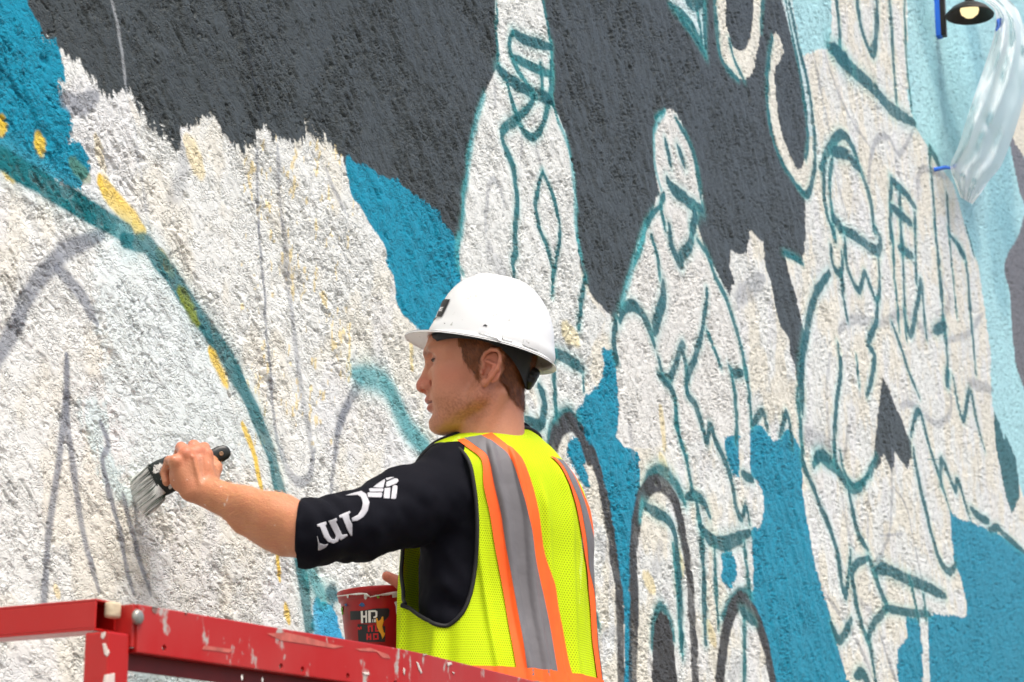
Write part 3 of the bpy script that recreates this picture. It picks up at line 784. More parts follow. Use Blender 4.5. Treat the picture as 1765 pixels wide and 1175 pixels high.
H.ell(ch + np.array([-0.017, 0, 0.000]), (0.019, 0.022, 0.018), 0.014)         # chin
H.ell((0.050, 0, -0.098), (0.040, 0.030, 0.012), 0.022)                        # under the chin
for sy in (-1, 1):
    H.ell((0.101, sy * 0.036, 0.015), (0.019, 0.022, 0.012), 0.010, 's')       # eye socket
    H.ell((0.106, sy * 0.019, 0.010), (0.012, 0.010, 0.013), 0.008, 's')       # inner corner
# nose
nb = hloc(735, 627, 0); nm = hloc(729, 644, 0); ntp = hloc(717.5, 664, 0); nu = hloc(731, 677, 0)
H.chain([nb + [-0.008, 0, 0.004], nm + [-0.0085, 0, 0], ntp + [-0.011, 0, 0.001]], [0.0072, 0.0078, 0.0104], 0.007)
H.cap(nm + [-0.016, 0, 0], ntp + [-0.022, 0, 0.002], 0.010, 0.014, 0.012)
H.cap(ntp + [-0.010, 0, -0.004], nu + [-0.004, 0, 0.004], 0.0085, 0.006, 0.006)
for sy in (-1, 1):
    H.ell(ntp + [-0.022, sy * 0.0125, -0.003], (0.0115, 0.0072, 0.0090), 0.004)
    H.ell(ntp + [-0.0165, sy * 0.0070, -0.0125], (0.0060, 0.0038, 0.0042), 0.0025, 's')
    H.cap(ntp + [-0.031, sy * 0.017, 0.006], ntp + [-0.031, sy * 0.0195, -0.006], 0.0022, 0.0022, 0.005, 's')
# mouth
ul = hloc(733.5, 690, 0); ms = hloc(740, 696.5, 0); ll = hloc(737, 705, 0)
H.ell(ms + [-0.020, 0, 0.010], (0.022, 0.030, 0.022), 0.012)
H.ell(ul + [-0.0085, 0, 0.0000], (0.0095, 0.0200, 0.0066), 0.006)
H.ell(ll + [-0.0090, 0, 0.0005], (0.0098, 0.0185, 0.0070), 0.006)
H.ell(ms + [-0.004, 0, 0.0004], (0.0165, 0.0260, 0.0017), 0.003, 's')
H.ell(ms + [-0.013, 0.0225, -0.001], (0.0045, 0.0045, 0.003), 0.005, 's')
H.ell(ms + [-0.013, -0.0225, -0.001], (0.0045, 0.0045, 0.003), 0.005, 's')
ulp = hloc(744, 716, 0)
H.ell(ulp + [0.006, 0, 0.000], (0.0085, 0.018, 0.0055), 0.008, 's')
# lids over the eyeballs
EYE = np.array([0.0800, 0.0330, 0.0150])
for sy in (-1, 1):
    e = EYE * [1, sy, 1]
    H.ell(e + [-0.0005, 0, 0.0008], (0.0132, 0.0158, 0.0128), 0.004)
    H.ell(e + [0.0120, sy * 0.002, -0.0032], (0.0080, 0.0135, 0.0021), 0.0010, 's')
    H.cap(e + [0.0105, -sy * 0.012, 0.0052], e + [0.005, sy * 0.0160, 0.0040], 0.0022, 0.0022, 0.002)   # upper lid fold
# neck
H.cap((-0.022, 0, -0.030), (-0.018, 0, -0.200), 0.047, 0.058, 0.020, marg=0.12)
H.cap((0.004, 0, -0.110), (0.004, 0, -0.200), 0.034, 0.043, 0.018)
for sy in (-1, 1):
    H.cap((-0.032, sy * 0.050, -0.052), (0.028, sy * 0.030, -0.185), 0.012, 0.012, 0.012)
# ears
def ear(sy):
    e0 = np.array([-0.0185, sy * 0.0765, -0.012])
    t = np.array([0.12, 0, 0]); a = np.array([0.93, sy * -0.36, 0.0]); a /= np.linalg.norm(a)   # forward along the ear
    up = np.array([-0.22, 0, 0.975]); out = np.cross(a, up) * (-sy); 
    if out[1] * sy < 0: out = -out
    def E(u, v, w): return e0 + a * u * 1.14 + up * v * 0.98 + out * w
    rim = [E(0.016, 0.008, 0.001), E(0.019, 0.018, 0.004), E(0.014, 0.027, 0.008), E(0.003, 0.032, 0.011), E(-0.009, 0.0285, 0.013), E(-0.0165, 0.019, 0.014), E(-0.0175, 0.006, 0.013), E(-0.014, -0.007, 0.011), E(-0.007, -0.019, 0.008), E(0.001, -0.028, 0.005)]
    R = np.stack([a, up, out])
    H.ell(E(-0.001, 0.002, 0.000), (0.0165, 0.029, 0.0050), 0.003, rot=R)
    H.chain(rim, [0.0032, 0.0034, 0.0036, 0.0038, 0.0040, 0.0040, 0.0038, 0.0036, 0.0036, 0.0042], 0.0022)
    H.ell(E(0.006, -0.0275, 0.003), (0.0075, 0.0088, 0.0046), 0.004, rot=R)
    H.ell(E(0.005, -0.003, 0.007), (0.0095, 0.0125, 0.0105), 0.002, 's', rot=R)          # concha
    H.cap(E(0.007, 0.022, 0.0085), E(-0.0115, 0.010, 0.0125), 0.0040, 0.0034, 0.0015, 's')  # scapha
    H.cap(E(0.009, 0.0125, 0.0075), E(-0.0085, 0.002, 0.0090), 0.0030, 0.0032, 0.003)    # antihelix
    H.cap(E(-0.0085, 0.002, 0.0090), E(-0.002, -0.016, 0.0070), 0.0032, 0.0030, 0.003)
    H.ell(E(0.0145, -0.007, 0.004), (0.0038, 0.0062, 0.0042), 0.003, rot=R)              # tragus
    H.ell(E(0.0085, -0.008, 0.003), (0.0042, 0.0052, 0.0060), 0.002, 's', rot=R)
    return e0
EAR = ear(1); ear(-1)
H.F = np.maximum(H.F, (-0.198 - H.ax[2])[None, None, :].astype(np.float32))
hv, hq = H.mesh()
hv = relax(hv, hq, 1, 0.35)
head_V = h2w(hv)

# ---- left arm with its gripping hand, camera space
AS, AE, AW = camp(775, 838, 3.86), camp(528, 917, 3.63), camp(352, 846, 3.745)
def arm_sdf():
    A = SDF(camp(240, 1010, 3.90) - [0.0, 0.0, 0.06], camp(800, 730, 3.55) + [0.05, 0.02, 0.10], 0.0019)
    A.cap(AS, AE, 0.044, 0.039, marg=0.05)
    f1 = AE * 0.72 + AW * 0.28; f2 = AE * 0.40 + AW * 0.60
    A.cap(AE, f1, 0.0415, 0.0415, 0.02); A.cap(f1, f2, 0.0415, 0.0315, 0.02); A.cap(f2, AW, 0.0315, 0.0262, 0.02)
    A.cap(camp(495, 893, 3.64), camp(430, 868, 3.67), 0.026, 0.020, 0.02)          # brachioradialis
    A.cap(camp(490, 932, 3.65), camp(420, 903, 3.69), 0.024, 0.016, 0.02)
    # palm
    mcp = [camp(354, 784, 3.775), camp(338, 780, 3.757), camp(320, 783, 3.742), camp(303, 796, 3.732)]
    wr = [camp(358, 832, 3.760), camp(350, 836, 3.752), camp(342, 840, 3.742), camp(326, 846, 3.735)]
    rr = [0.0118, 0.0120, 0.0112, 0.0104]
    for q in range(4):
        A.cap(wr[q], mcp[q], 0.0165, rr[q], 0.014)
    A.ell(camp(332, 812, 3.752), (0.032, 0.030, 0.018), 0.012); A.ell(camp(309, 822, 3.745), (0.017, 0.024, 0.015), 0.012)
    for q in range(4): A.ell(mcp[q] + [0, 0.0015, 0.002], (0.0098, 0.0098, 0.0098), 0.005)   # knuckles
    # fingers over the handle and back under it, on the far side
    fing = [[mcp[0], camp(352, 772, 3.818), camp(340, 797, 3.838), camp(334, 812, 3.822)],
            [mcp[1], camp(334, 768, 3.806), camp(322, 795, 3.830), camp(318, 812, 3.812)],
            [mcp[2], camp(312, 771, 3.790), camp(303, 798, 3.815), camp(302, 814, 3.798)],
            [mcp[3], camp(292, 794, 3.764), camp(284, 815, 3.772), camp(287, 831, 3.756)]]
    fr = [(0.0112, 0.0098, 0.0088, 0.0080), (0.0116, 0.0100, 0.0090, 0.0082), (0.0108, 0.0094, 0.0086, 0.0078), (0.0098, 0.0086, 0.0078, 0.0070)]
    for q in range(4): A.chain(fing[q], fr[q], 0.003, k0=0.008)
    # thumb, along the far side of the handle
    A.chain([camp(362, 828, 3.775), camp(370, 806, 3.800), camp(362, 790, 3.826), camp(346, 786, 3.842)], [0.0155, 0.0125, 0.0105, 0.0088], 0.006, k0=0.012)
    A.cap(camp(345, 835, 3.722), camp(333, 786, 3.732), 0.0022, 0.0016, 0.006)      # tendon
    A.cap(camp(351, 832, 3.728), camp(347, 788, 3.742), 0.0020, 0.0016, 0.006)
    v, q = A.mesh()
    return c2w(relax(v, q, 2, 0.4)), q
arm_V, arm_Q = arm_sdf()

# ---- right arm: round the far side of the body, thumb over the bucket's rim
def rarm_sdf():
    A = SDF(camp(600, 1150, 4.30) - [0.0, 0.10, 0.14], camp(1010, 800, 3.9) + [0.05, 0.06, 0.0], 0.0028)
    s, e, w = camp(958, 890, 4.15), camp(925, 1105, 4.28), camp(755, 1062, 4.09)
    A.cap(s, e, 0.038, 0.038, marg=0.05); A.cap(e, w, 0.044, 0.027, 0.02)
    A.ell(camp(735, 1055, 4.07), (0.036, 0.028, 0.022), 0.014)
    for q in range(4):
        A.chain([camp(725, 1050 + 13 * q, 4.06), camp(735, 1052 + 14 * q, 4.125), camp(700, 1054 + 14 * q, 4.145), camp(680, 1055 + 14 * q, 4.138)], [0.0115, 0.0098, 0.0088, 0.0078], 0.003, k0=0.01)
    A.chain([camp(738, 1045, 4.06), camp(716, 1028, 4.030), camp(688, 1004, 4.005), camp(667, 993, 4.005)], [0.0150, 0.0125, 0.0112, 0.0096], 0.006, k0=0.012)
    v, q = A.mesh()
    return c2w(relax(v, q, 2, 0.4)), q
rarm_V, rarm_Q = rarm_sdf()

# ---- torso frame and its loft (shared by shirt and vest)
TPSI = math.radians(35)
t_f = -math.cos(TPSI) * Xc + math.sin(TPSI) * Hc
t_l = np.cross(UPc, t_f)
TN = camp(862, 743, 4.01)                  # base of the neck
TR = np.stack([t_l, t_f, UPc])
# height, half width, half depth, sideways shift (left), forward shift
LOFT = np.array([
    ( 0.012, 0.056, 0.060, 0.004, 0.010),
    ( 0.000, 0.066, 0.068, 0.004, 0.008),
    (-0.018, 0.092, 0.080, 0.006, 0.004),
    (-0.036, 0.128, 0.094, 0.012, 0.002),
    (-0.058, 0.156, 0.105, 0.014, 0.000),
    (-0.090, 0.180, 0.119, 0.010, 0.000),
    (-0.130, 0.194, 0.130, 0.004, 0.004),
    (-0.180, 0.197, 0.139, 0.000, 0.008),
    (-0.240, 0.195, 0.141, 0.000, 0.012),
    (-0.300, 0.194, 0.142, 0.000, 0.014),
    (-0.360, 0.197, 0.143, 0.000, 0.012),
    (-0.420, 0.202, 0.146, 0.000, 0.008),
    (-0.480, 0.208, 0.149, 0.000, 0.004),
    (-0.560, 0.214, 0.153, 0.000, 0.002)])
LT = np.linspace(0, 1, len(LOFT))
_dense = catmull(LOFT, 8); _dt = np.linspace(0, 1, len(_dense))
def loft(t): return np.stack([np.interp(t, _dt, _dense[:, k]) for k in range(5)], -1)
def t2w(L): return c2w(np.asarray(L) @ TR + TN)

# ---- shirt: torso + sleeve to the elbow, camera space
def shirt_sdf():
    lo = np.minimum(camp(505, 1175, 3.6), camp(1040, 700, 4.2)) ; hi = np.maximum(camp(505, 1175, 3.6), camp(1040, 700, 4.2))
    S = SDF((camp(508, 0, 3.6)[0], camp(0, 1240, 3.9)[1], -4.36), (camp(1040, 0, 4.2)[0], camp(0, 716, 3.9)[1], -3.50), 0.0036)
    X, Y, Z = S.pts((slice(None),) * 3)
    qx = X - TN[0]; qy = Y - TN[1]; qz = Z - TN[2]
    L = [TR[k, 0] * qx + TR[k, 1] * qy + TR[k, 2] * qz for k in range(3)]
    hh = L[2]; o = np.argsort(_dense[:, 0])
    a = np.interp(hh, _dense[o, 0], _dense[o, 1]) - 0.012; b = np.interp(hh, _dense[o, 0], _dense[o, 2]) - 0.026
    cf = np.interp(hh, _dense[o, 0], _dense[o, 4]) - 0.016
    r = np.sqrt((L[0] / a) ** 2 + ((L[1] - cf) / b) ** 2)
    d = (r - 1) * np.minimum(a, b) * 0.9
    d = np.maximum(d, hh - 0.004); d = np.maximum(d, -0.53 - hh)
    S.F[:] = d
    # sleeve
    dirv = (AE - AS) / np.linalg.norm(AE - AS)
    m1 = camp(690, 876, 3.775); m2 = camp(615, 905, 3.70); m3 = camp(540, 917, 3.64); m4 = camp(470, 908, 3.625)
    S.cap(camp(778, 838, 3.87), m1, 0.064, 0.066, 0.035, marg=0.10)
    S.cap(m1, m2, 0.066, 0.0570, 0.02); S.cap(m2, m3, 0.0570, 0.0530, 0.02); S.cap(m3, m4, 0.0530, 0.053, 0.02)
    S.cap(camp(768, 808, 3.87), camp(835, 812, 3.95), 0.038, 0.026, 0.03)
    # right sleeve
    S.cap(camp(962, 880, 4.15), camp(930, 1105, 4.30), 0.050, 0.052, 0.03, marg=0.06)
    n0 = 0.0038 * noise3(X * 26, Y * 34 + 0.6 * X * 26, Z * 22, 200) + 0.0014 * noise3(X * 70, Y * 55, Z * 50, 210)
    # ring folds on the sleeve, towards the elbow
    ax = (X - m3[0]) * dirv[0] + (Y - m3[1]) * dirv[1] + (Z - m3[2]) * dirv[2]
    w = np.exp(-(ax / 0.16) ** 2) * (X < camp(735, 0, 3.7)[0])
    ph = ax * 165 + 1.6 * noise3(X * 14, Y * 14, Z * 14, 220)
    n0 = n0 + 0.0026 * w * np.sin(ph) * (0.55 + 0.45 * np.sin(Y * 60))
    S.F += n0.astype(np.float32)
    # open end of the sleeve
    cut = -((X - AE[0]) * dirv[0] + (Y - AE[1]) * dirv[1] * 0.4 + (Z - AE[2]) * dirv[2] * 0.2)
    p0 = camp(513, 917, 3.63)
    cut = -(X - p0[0]) + 0.06 * (Y - p0[1])
    S.F = np.maximum(S.F, cut.astype(np.float32))
    v, q = S.mesh()
    return c2w(relax(v, q, 2, 0.4)), q
shirt_V, shirt_Q = shirt_sdf()

person = empty("person", (t2w([0, 0, 0])[0], t2w([0, 0, 0])[1], 0.87))
tag(person, "person in white hard hat, black shirt and lime safety vest reaching left with a brush", "person")

# one continuous body: head, arms and a trunk hidden by the clothes
def trunk():
    B = SDF((-0.30, -0.26, -0.62), (0.30, 0.26, 0.03), 0.008)
    X, Y, Z = B.pts((slice(None),) * 3)
    o = np.argsort(_dense[:, 0])
    a = np.interp(Z, _dense[o, 0], _dense[o, 1]) - 0.030; b = np.interp(Z, _dense[o, 0], _dense[o, 2]) - 0.034
    r = np.sqrt((X / a) ** 2 + (Y / b) ** 2)
    B.F[:] = np.maximum(np.maximum((r - 1) * np.minimum(a, b), Z + 0.02), -0.58 - Z)
    v, q = B.mesh(); return t2w(v), q
trunk_V, trunk_Q = trunk()
def solid(name, V, Q):
    me = new_mesh(name, V, Q, True); o = bpy.data.objects.new(name, me); COL.objects.link(o); return o
def clean(o):
    bm = bmesh.new(); bm.from_mesh(o.data); r = all(e.is_manifold for e in bm.edges); bm.free(); return r
def union(base, others):
    for ot in others:
        md = base.modifiers.new('u', 'BOOLEAN'); md.operation = 'UNION'; md.object = ot; md.solver = 'EXACT'
    dg = bpy.context.evaluated_depsgraph_get(); dg.update()
    me = bpy.data.meshes.new_from_object(base.evaluated_get(dg))
    for ot in others + [base]:
        m0 = ot.data; bpy.data.objects.remove(ot); bpy.data.meshes.remove(m0)
    return me
body_me = union(solid('b0', trunk_V, trunk_Q), [solid('b1', head_V, hq), solid('b3', rarm_V, rarm_Q), solid('b2', arm_V, arm_Q)])
body_me.name = 'body'; body_me.materials.clear()
body_me.polygons.foreach_set('use_smooth', np.full(len(body_me.polygons), True))
bco = get_co(body_me)
bc = (bco - CAM) @ MC[:3, :3]                       # camera space
hl = (bc - HO) @ HR.T                               # head frame
SK = srgb(192, 128, 92)
colr = np.tile(SK, (len(bco), 1))
def tint(w, c): 
    global colr
    colr = colr * (1 - w[:, None]) + w[:, None] * np.asarray(c)
def gs(c, r): return np.exp(-(((hl - np.asarray(c)) / np.asarray(r)) ** 2).sum(1))
ishead = (hl[:, 2] > -0.22) & (np.abs(hl[:, 1]) < 0.11) & (np.abs(hl[:, 0]) < 0.15)
n_sk = noise3(bco[:, 0] * 60, bco[:, 1] * 60, bco[:, 2] * 60, 300); n_fn = noise3(bco[:, 0] * 400, bco[:, 1] * 400, bco[:, 2] * 400, 305)
tint(0.3 * sstep(-0.2, 0.6, n_sk), srgb(190, 112, 80))
tint(0.22 * sstep(0, 0.7, n_fn), srgb(168, 100, 70))
hm = ishead.astype(float)
tint(hm * 0.45, srgb(214, 146, 118))
tint(hm * 0.55 * gs(ntp + [-0.012, 0, 0], (0.020, 0.022, 0.018)), srgb(206, 96, 84))        # ruddy nose
tint(hm * 0.35 * gs((0.058, 0.055, -0.020), (0.030, 0.03, 0.022)), srgb(212, 122, 96))
tint(hm * 0.5 * gs(EAR + [0, 0.01, 0], (0.022, 0.02, 0.034)), srgb(214, 118, 98))
lipw = np.maximum(gs(ul + [-0.006, 0, -0.001], (0.010, 0.021, 0.0055)), gs(ll + [-0.006, 0, 0.001], (0.010, 0.020, 0.0065)))
tint(hm * np.clip(lipw * 1.3, 0, 0.75), srgb(172, 84, 80))
stub = np.clip(np.maximum.reduce([gs((0.040, 0.045, -0.078), (0.050, 0.05, 0.028)), gs((0.078, 0.0, -0.088), (0.03, 0.06, 0.022)), gs((0.092, 0.012, -0.040), (0.016, 0.030, 0.008)), 0.9 * gs((0.000, 0.06, -0.055), (0.022, 0.03, 0.045))]), 0, 1)
tint(hm * np.clip(stub * (0.36 + 0.35 * np.clip(n_fn, -0.6, 1)), 0, 0.6), srgb(122, 72, 50))
brow = np.clip(np.maximum(gs((0.092, 0.040, 0.032), (0.020, 0.014, 0.0050)), gs((0.104, 0.022, 0.031), (0.014, 0.012, 0.0050))) * 1.3, 0, 1)
tint(hm * brow * 0.75, srgb(130, 80, 48))
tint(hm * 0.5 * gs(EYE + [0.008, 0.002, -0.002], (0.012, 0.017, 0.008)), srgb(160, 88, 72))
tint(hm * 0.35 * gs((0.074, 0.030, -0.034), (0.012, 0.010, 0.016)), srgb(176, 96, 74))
tint(hm * (gs(EYE + [0.012, 0.004, -0.0012], (0.008, 0.016, 0.0026)) * 0.98), srgb(58, 32, 24))   # lashes
ishand = (bc[:, 0] < camp(372, 0, 3.75)[0]) & (bc[:, 1] < camp(0, 755, 3.7)[1]) & (hm == 0)
tint(ishand * 0.30 * sstep(0, 0.03, bc[:, 1] - camp(0, 800, 3.75)[1]), srgb(204, 100, 80))      # ruddy knuckles
isr = (bc[:, 2] < -3.99) & (bc[:, 1] < camp(0, 960, 4.0)[1])
tint(isr * 0.5, srgb(206, 112, 96))
dots = noise3(bco[:, 0] * 140, bco[:, 1] * 140, bco[:, 2] * 140, 320)
tint((~ishead) * sstep(0.84, 0.90, dots) * 0.6, srgb(232, 226, 216))                             # spatters of white paint
set_col(body_me, colr)
m_skin = attr_mat("skin", 0.44, 0.06, 0.9, 420, 0.45)
body = link("body", body_me, m_skin, person)
m_eye, nt, b, out = mat_new("eyeball")
tc = N(nt, 'ShaderNodeTexCoord'); b.inputs['Roughness'].default_value = 0.12
vm = N(nt, 'ShaderNodeVectorMath', operation='DISTANCE'); vm.inputs[1].default_value = (1, 0, 0.05)
nt.links.new(tc.outputs['Normal'], vm.inputs[0])
rp = N(nt, 'ShaderNodeValToRGB'); rp.color_ramp.elements[0].color = (0.01, 0.01, 0.012, 1); rp.color_ramp.elements[0].position = 0.2
rp.color_ramp.elements[1].color = (0.22, 0.17, 0.15, 1); rp.color_ramp.elements[1].position = 0.52
e = rp.color_ramp.elements.new(0.48); e.color = (0.08, 0.1, 0.12, 1)
nt.links.new(vm.outputs['Value'], rp.inputs[0]); nt.links.new(rp.outputs[0], b.inputs['Base Color'])
for sy in (1, -1):
    bm = bmesh.new(); bmesh.ops.create_uvsphere(bm, u_segments=20, v_segments=14, radius=0.0112)
    me = bpy.data.meshes.new("eye"); bm.to_mesh(me); bm.free()
    V = get_co(me) + EYE * [1, sy, 1]; me.vertices.foreach_set('co', h2w(V).astype(np.float32).ravel())
    me.polygons.foreach_set('use_smooth', np.full(len(me.polygons), True)); me.update()
    link("eye", me, m_eye, person)

m_lash = simple("lash_brown", srgb(40, 24, 18), 0.7)
for sy in (1, -1):
    mb = MB(); ph_ = np.radians(np.linspace(-38, 66, 16))
    pl = np.stack([EYE[0] - 0.0005 + 0.0134 * np.cos(ph_), sy * (EYE[1] + 0.0158 * np.sin(ph_)), EYE[2] - 0.0008 - 0.0012 * np.abs(np.sin(ph_))], -1)
    mb.tube(h2w(pl), np.interp(np.linspace(0, 1, 16), [0, 0.4, 1], [0.0006, 0.0013, 0.0008]), 6); mb.build("eyelash", m_lash, person, True)
    # brow hairs
    nbh = 160; tt_ = RNG.random(nbh); V = []; F = []
    for q in range(nbh):
        b0 = np.array([0.1085, 0.010, 0.0325]) * (1 - tt_[q]) + np.array([0.085, 0.054, 0.0360]) * tt_[q]; b0[2] += RNG.normal(0, 0.0016) + 0.003 * math.sin(tt_[q] * 3.1)
        b0[1] *= sy; dv = np.array([-0.45, 0.8 * sy, 0.25]); dv /= np.linalg.norm(dv)
        s_ = np.array([0, 0, 1.0]); p_ = b0 + RNG.normal(0, 0.0004, 3); e_ = p_ + dv * 0.006
        V += [p_ - s_ * 0.0004, p_ + s_ * 0.0004, e_ + s_ * 0.0001]; F.append((3 * q, 3 * q + 1, 3 * q + 2))
    o_ = link("eyebrow", new_mesh("eyebrow", h2w(np.array(V)), F), simple("brow_hair", srgb(108, 64, 36), 0.6), person); o_['kind'] = 'stuff'

# ---- hair: a close shell of short strands over the sides and nape
hair_bvh = None
def hair():
    keep = []
    cand = hv; 
    x, y, z = cand[:, 0], cand[:, 1], cand[:, 2]
    # hairline: temple, round the ear, down to the nape
    front = np.interp(z, [-0.05, -0.03, -0.012, 0.005, 0.03, 0.07], [0.002, 0.012, 0.024, 0.034, 0.042, 0.040])
    low = np.interp(x, [-0.10, -0.080, -0.064, -0.046, -0.034, -0.020, -0.002, 0.006, 0.02, 0.03], [-0.066, -0.072, -0.070, -0.054, -0.034, 0.000, -0.034, -0.030, -0.014, 0.000])
    jj = 0.0045 * noise3(x * 260, y * 260, z * 160, 350) + 0.004 * noise3(x * 90, y * 90, z * 90, 352)
    m = (x < front + jj) & (z > low + jj) & (z < 0.085)
    de = np.sqrt(((x - EAR[0] - 0.002) / 0.0225) ** 2 + ((z - EAR[2]) / 0.036) ** 2)
    m &= ~((np.abs(y) > 0.055) & (de < 1.0))
    return m
hm_mask = hair()
me_tmp = new_mesh("tmp", hv, hq); hn = get_no(me_tmp); bpy.data.meshes.remove(me_tmp)
idx = np.nonzero(hm_mask)[0]
hb = MB()
# undercoat shell
hvsel = np.zeros(len(hv), bool); hvsel[idx] = True
fsel = hq[hvsel[hq].all(1)]
rem = np.full(len(hv), -1); used = np.unique(fsel); rem[used] = np.arange(len(used))
thick = 0.0016 + 0.0010 * noise3(hv[used, 0] * 160, hv[used, 1] * 160, hv[used, 2] * 90, 330)
shell_V = hv[used] + hn[used] * thick[:, None]
sv = [shell_V]; sf = [rem[fsel]]
# strands
pick = RNG.choice(idx, 16000)
r0 = hv[pick] + RNG.normal(0, 0.0008, (16000, 3)); nn = hn[pick]
flow = np.stack([-0.55 * np.ones(16000), np.zeros(16000), -0.85 * np.ones(16000)], -1) + RNG.normal(0, 0.22, (16000, 3))
flow -= nn * (flow * nn).sum(1)[:, None] * 0.85
flow /= np.linalg.norm(flow, axis=1)[:, None]
ln = RNG.uniform(0.005, 0.011, 16000)[:, None]
side = np.cross(flow, nn); side /= np.linalg.norm(side, axis=1)[:, None]
wd = 0.00034
p1 = r0 + nn * 0.0012; p2 = p1 + flow * ln * 0.55 + nn * 0.0014; p3 = p1 + flow * ln + nn * RNG.uniform(0.0004, 0.0024, (16000, 1))
st = np.stack([p1 - side * wd, p1 + side * wd, p2 + side * wd * 0.8, p2 - side * wd * 0.8, p3 - side * wd * 0.15, p3 + side * wd * 0.15], 1)
base = len(shell_V); k = np.arange(16000) * 6 + base
f1 = np.stack([k, k + 1, k + 2, k + 3], -1); f2 = np.stack([k + 3, k + 2, k + 5, k + 4], -1)
allV = np.vstack([shell_V, st.reshape(-1, 3)]); allF = np.vstack([rem[fsel], f1, f2])
hair_me = new_mesh("hair", h2w(allV), allF, True)
hc1, hc2 = srgb(86, 44, 18), srgb(160, 92, 44)
tmix = np.clip(0.5 + 0.6 * noise3(allV[:, 0] * 200, allV[:, 1] * 200, allV[:, 2] * 60, 340), 0, 1)
tmix[base:] = np.repeat(RNG.random(16000), 6)
set_col(hair_me, hc1 * (1 - tmix[:, None]) + hc2 * tmix[:, None])
link("hair", hair_me, attr_mat("short_hair", 0.45, 0, 0, 1, 0.5), person)

# ---- fine fair hair on the forearm
ao = arm_V; am = new_mesh("tmp", ao, arm_Q); an = get_no(am); bpy.data.meshes.remove(am)
ac = (ao - CAM) @ MC[:3, :3]
sel = np.nonzero((ac[:, 0] > camp(365, 0, 3.74)[0]) & (ac[:, 0] < camp(512, 0, 3.63)[0]))[0]
nh = 2600; pk = RNG.choice(sel, nh); r0 = ao[pk]; nn = an[pk]
axw = c2w(AW) - c2w(AE); axw /= np.linalg.norm(axw)
fl = axw[None] + RNG.normal(0, 0.35, (nh, 3)); fl -= nn * (fl * nn).sum(1)[:, None] * 0.7; fl /= np.linalg.norm(fl, axis=1)[:, None]
sd = np.cross(fl, nn); sd /= np.linalg.norm(sd, axis=1)[:, None]; lh = RNG.uniform(0.006, 0.013, (nh, 1)); w_ = 0.00016
q1 = r0; q2 = r0 + fl * lh * 0.5 + nn * 0.0022; q3 = r0 + fl * lh + nn * RNG.uniform(0.001, 0.004, (nh, 1))
st = np.stack([q1 - sd * w_, q1 + sd * w_, q2 + sd * w_, q2 - sd * w_, q3 - sd * w_ * 0.3, q3 + sd * w_ * 0.3], 1)
kk = np.arange(nh) * 6
ah_o = link("arm_hair", new_mesh("arm_hair", st.reshape(-1, 3), np.vstack([np.stack([kk, kk + 1, kk + 2, kk + 3], -1), np.stack([kk + 3, kk + 2, kk + 5, kk + 4], -1)]), True), simple("fair_hair", srgb(206, 150, 100), 0.45), person)
ah_o['kind'] = 'stuff'

# ---- shirt
m_shirt, nt, b, out = mat_new("black_jersey")
b.inputs['Base Color'].default_value = rgba(srgb(10, 11, 20)); b.inputs['Roughness'].default_value = 0.85; b.inputs['Specular IOR Level'].default_value = 0.14
b.inputs['Sheen Weight'].default_value = 0.0
tc = N(nt, 'ShaderNodeTexCoord'); n = N(nt, 'ShaderNodeTexNoise'); n.inputs['Scale'].default_value = 700; n.inputs['Detail'].default_value = 2
nt.links.new(tc.outputs['Object'], n.inputs['Vector'])
bp = N(nt, 'ShaderNodeBump'); bp.inputs['Strength'].default_value = 0.3; bp.inputs['Distance'].default_value = 0.001
nt.links.new(n.outputs['Fac'], bp.inputs['Height']); nt.links.new(bp.outputs[0], b.inputs['Normal'])
shirt_me = new_mesh("shirt", shirt_V, shirt_Q, True)
shirt = link("shirt", shirt_me, m_shirt, person)
shirt_bvh = BVHTree.FromPolygons([Vector(v) for v in shirt_V.tolist()], [tuple(f) for f in shirt_Q.tolist()])

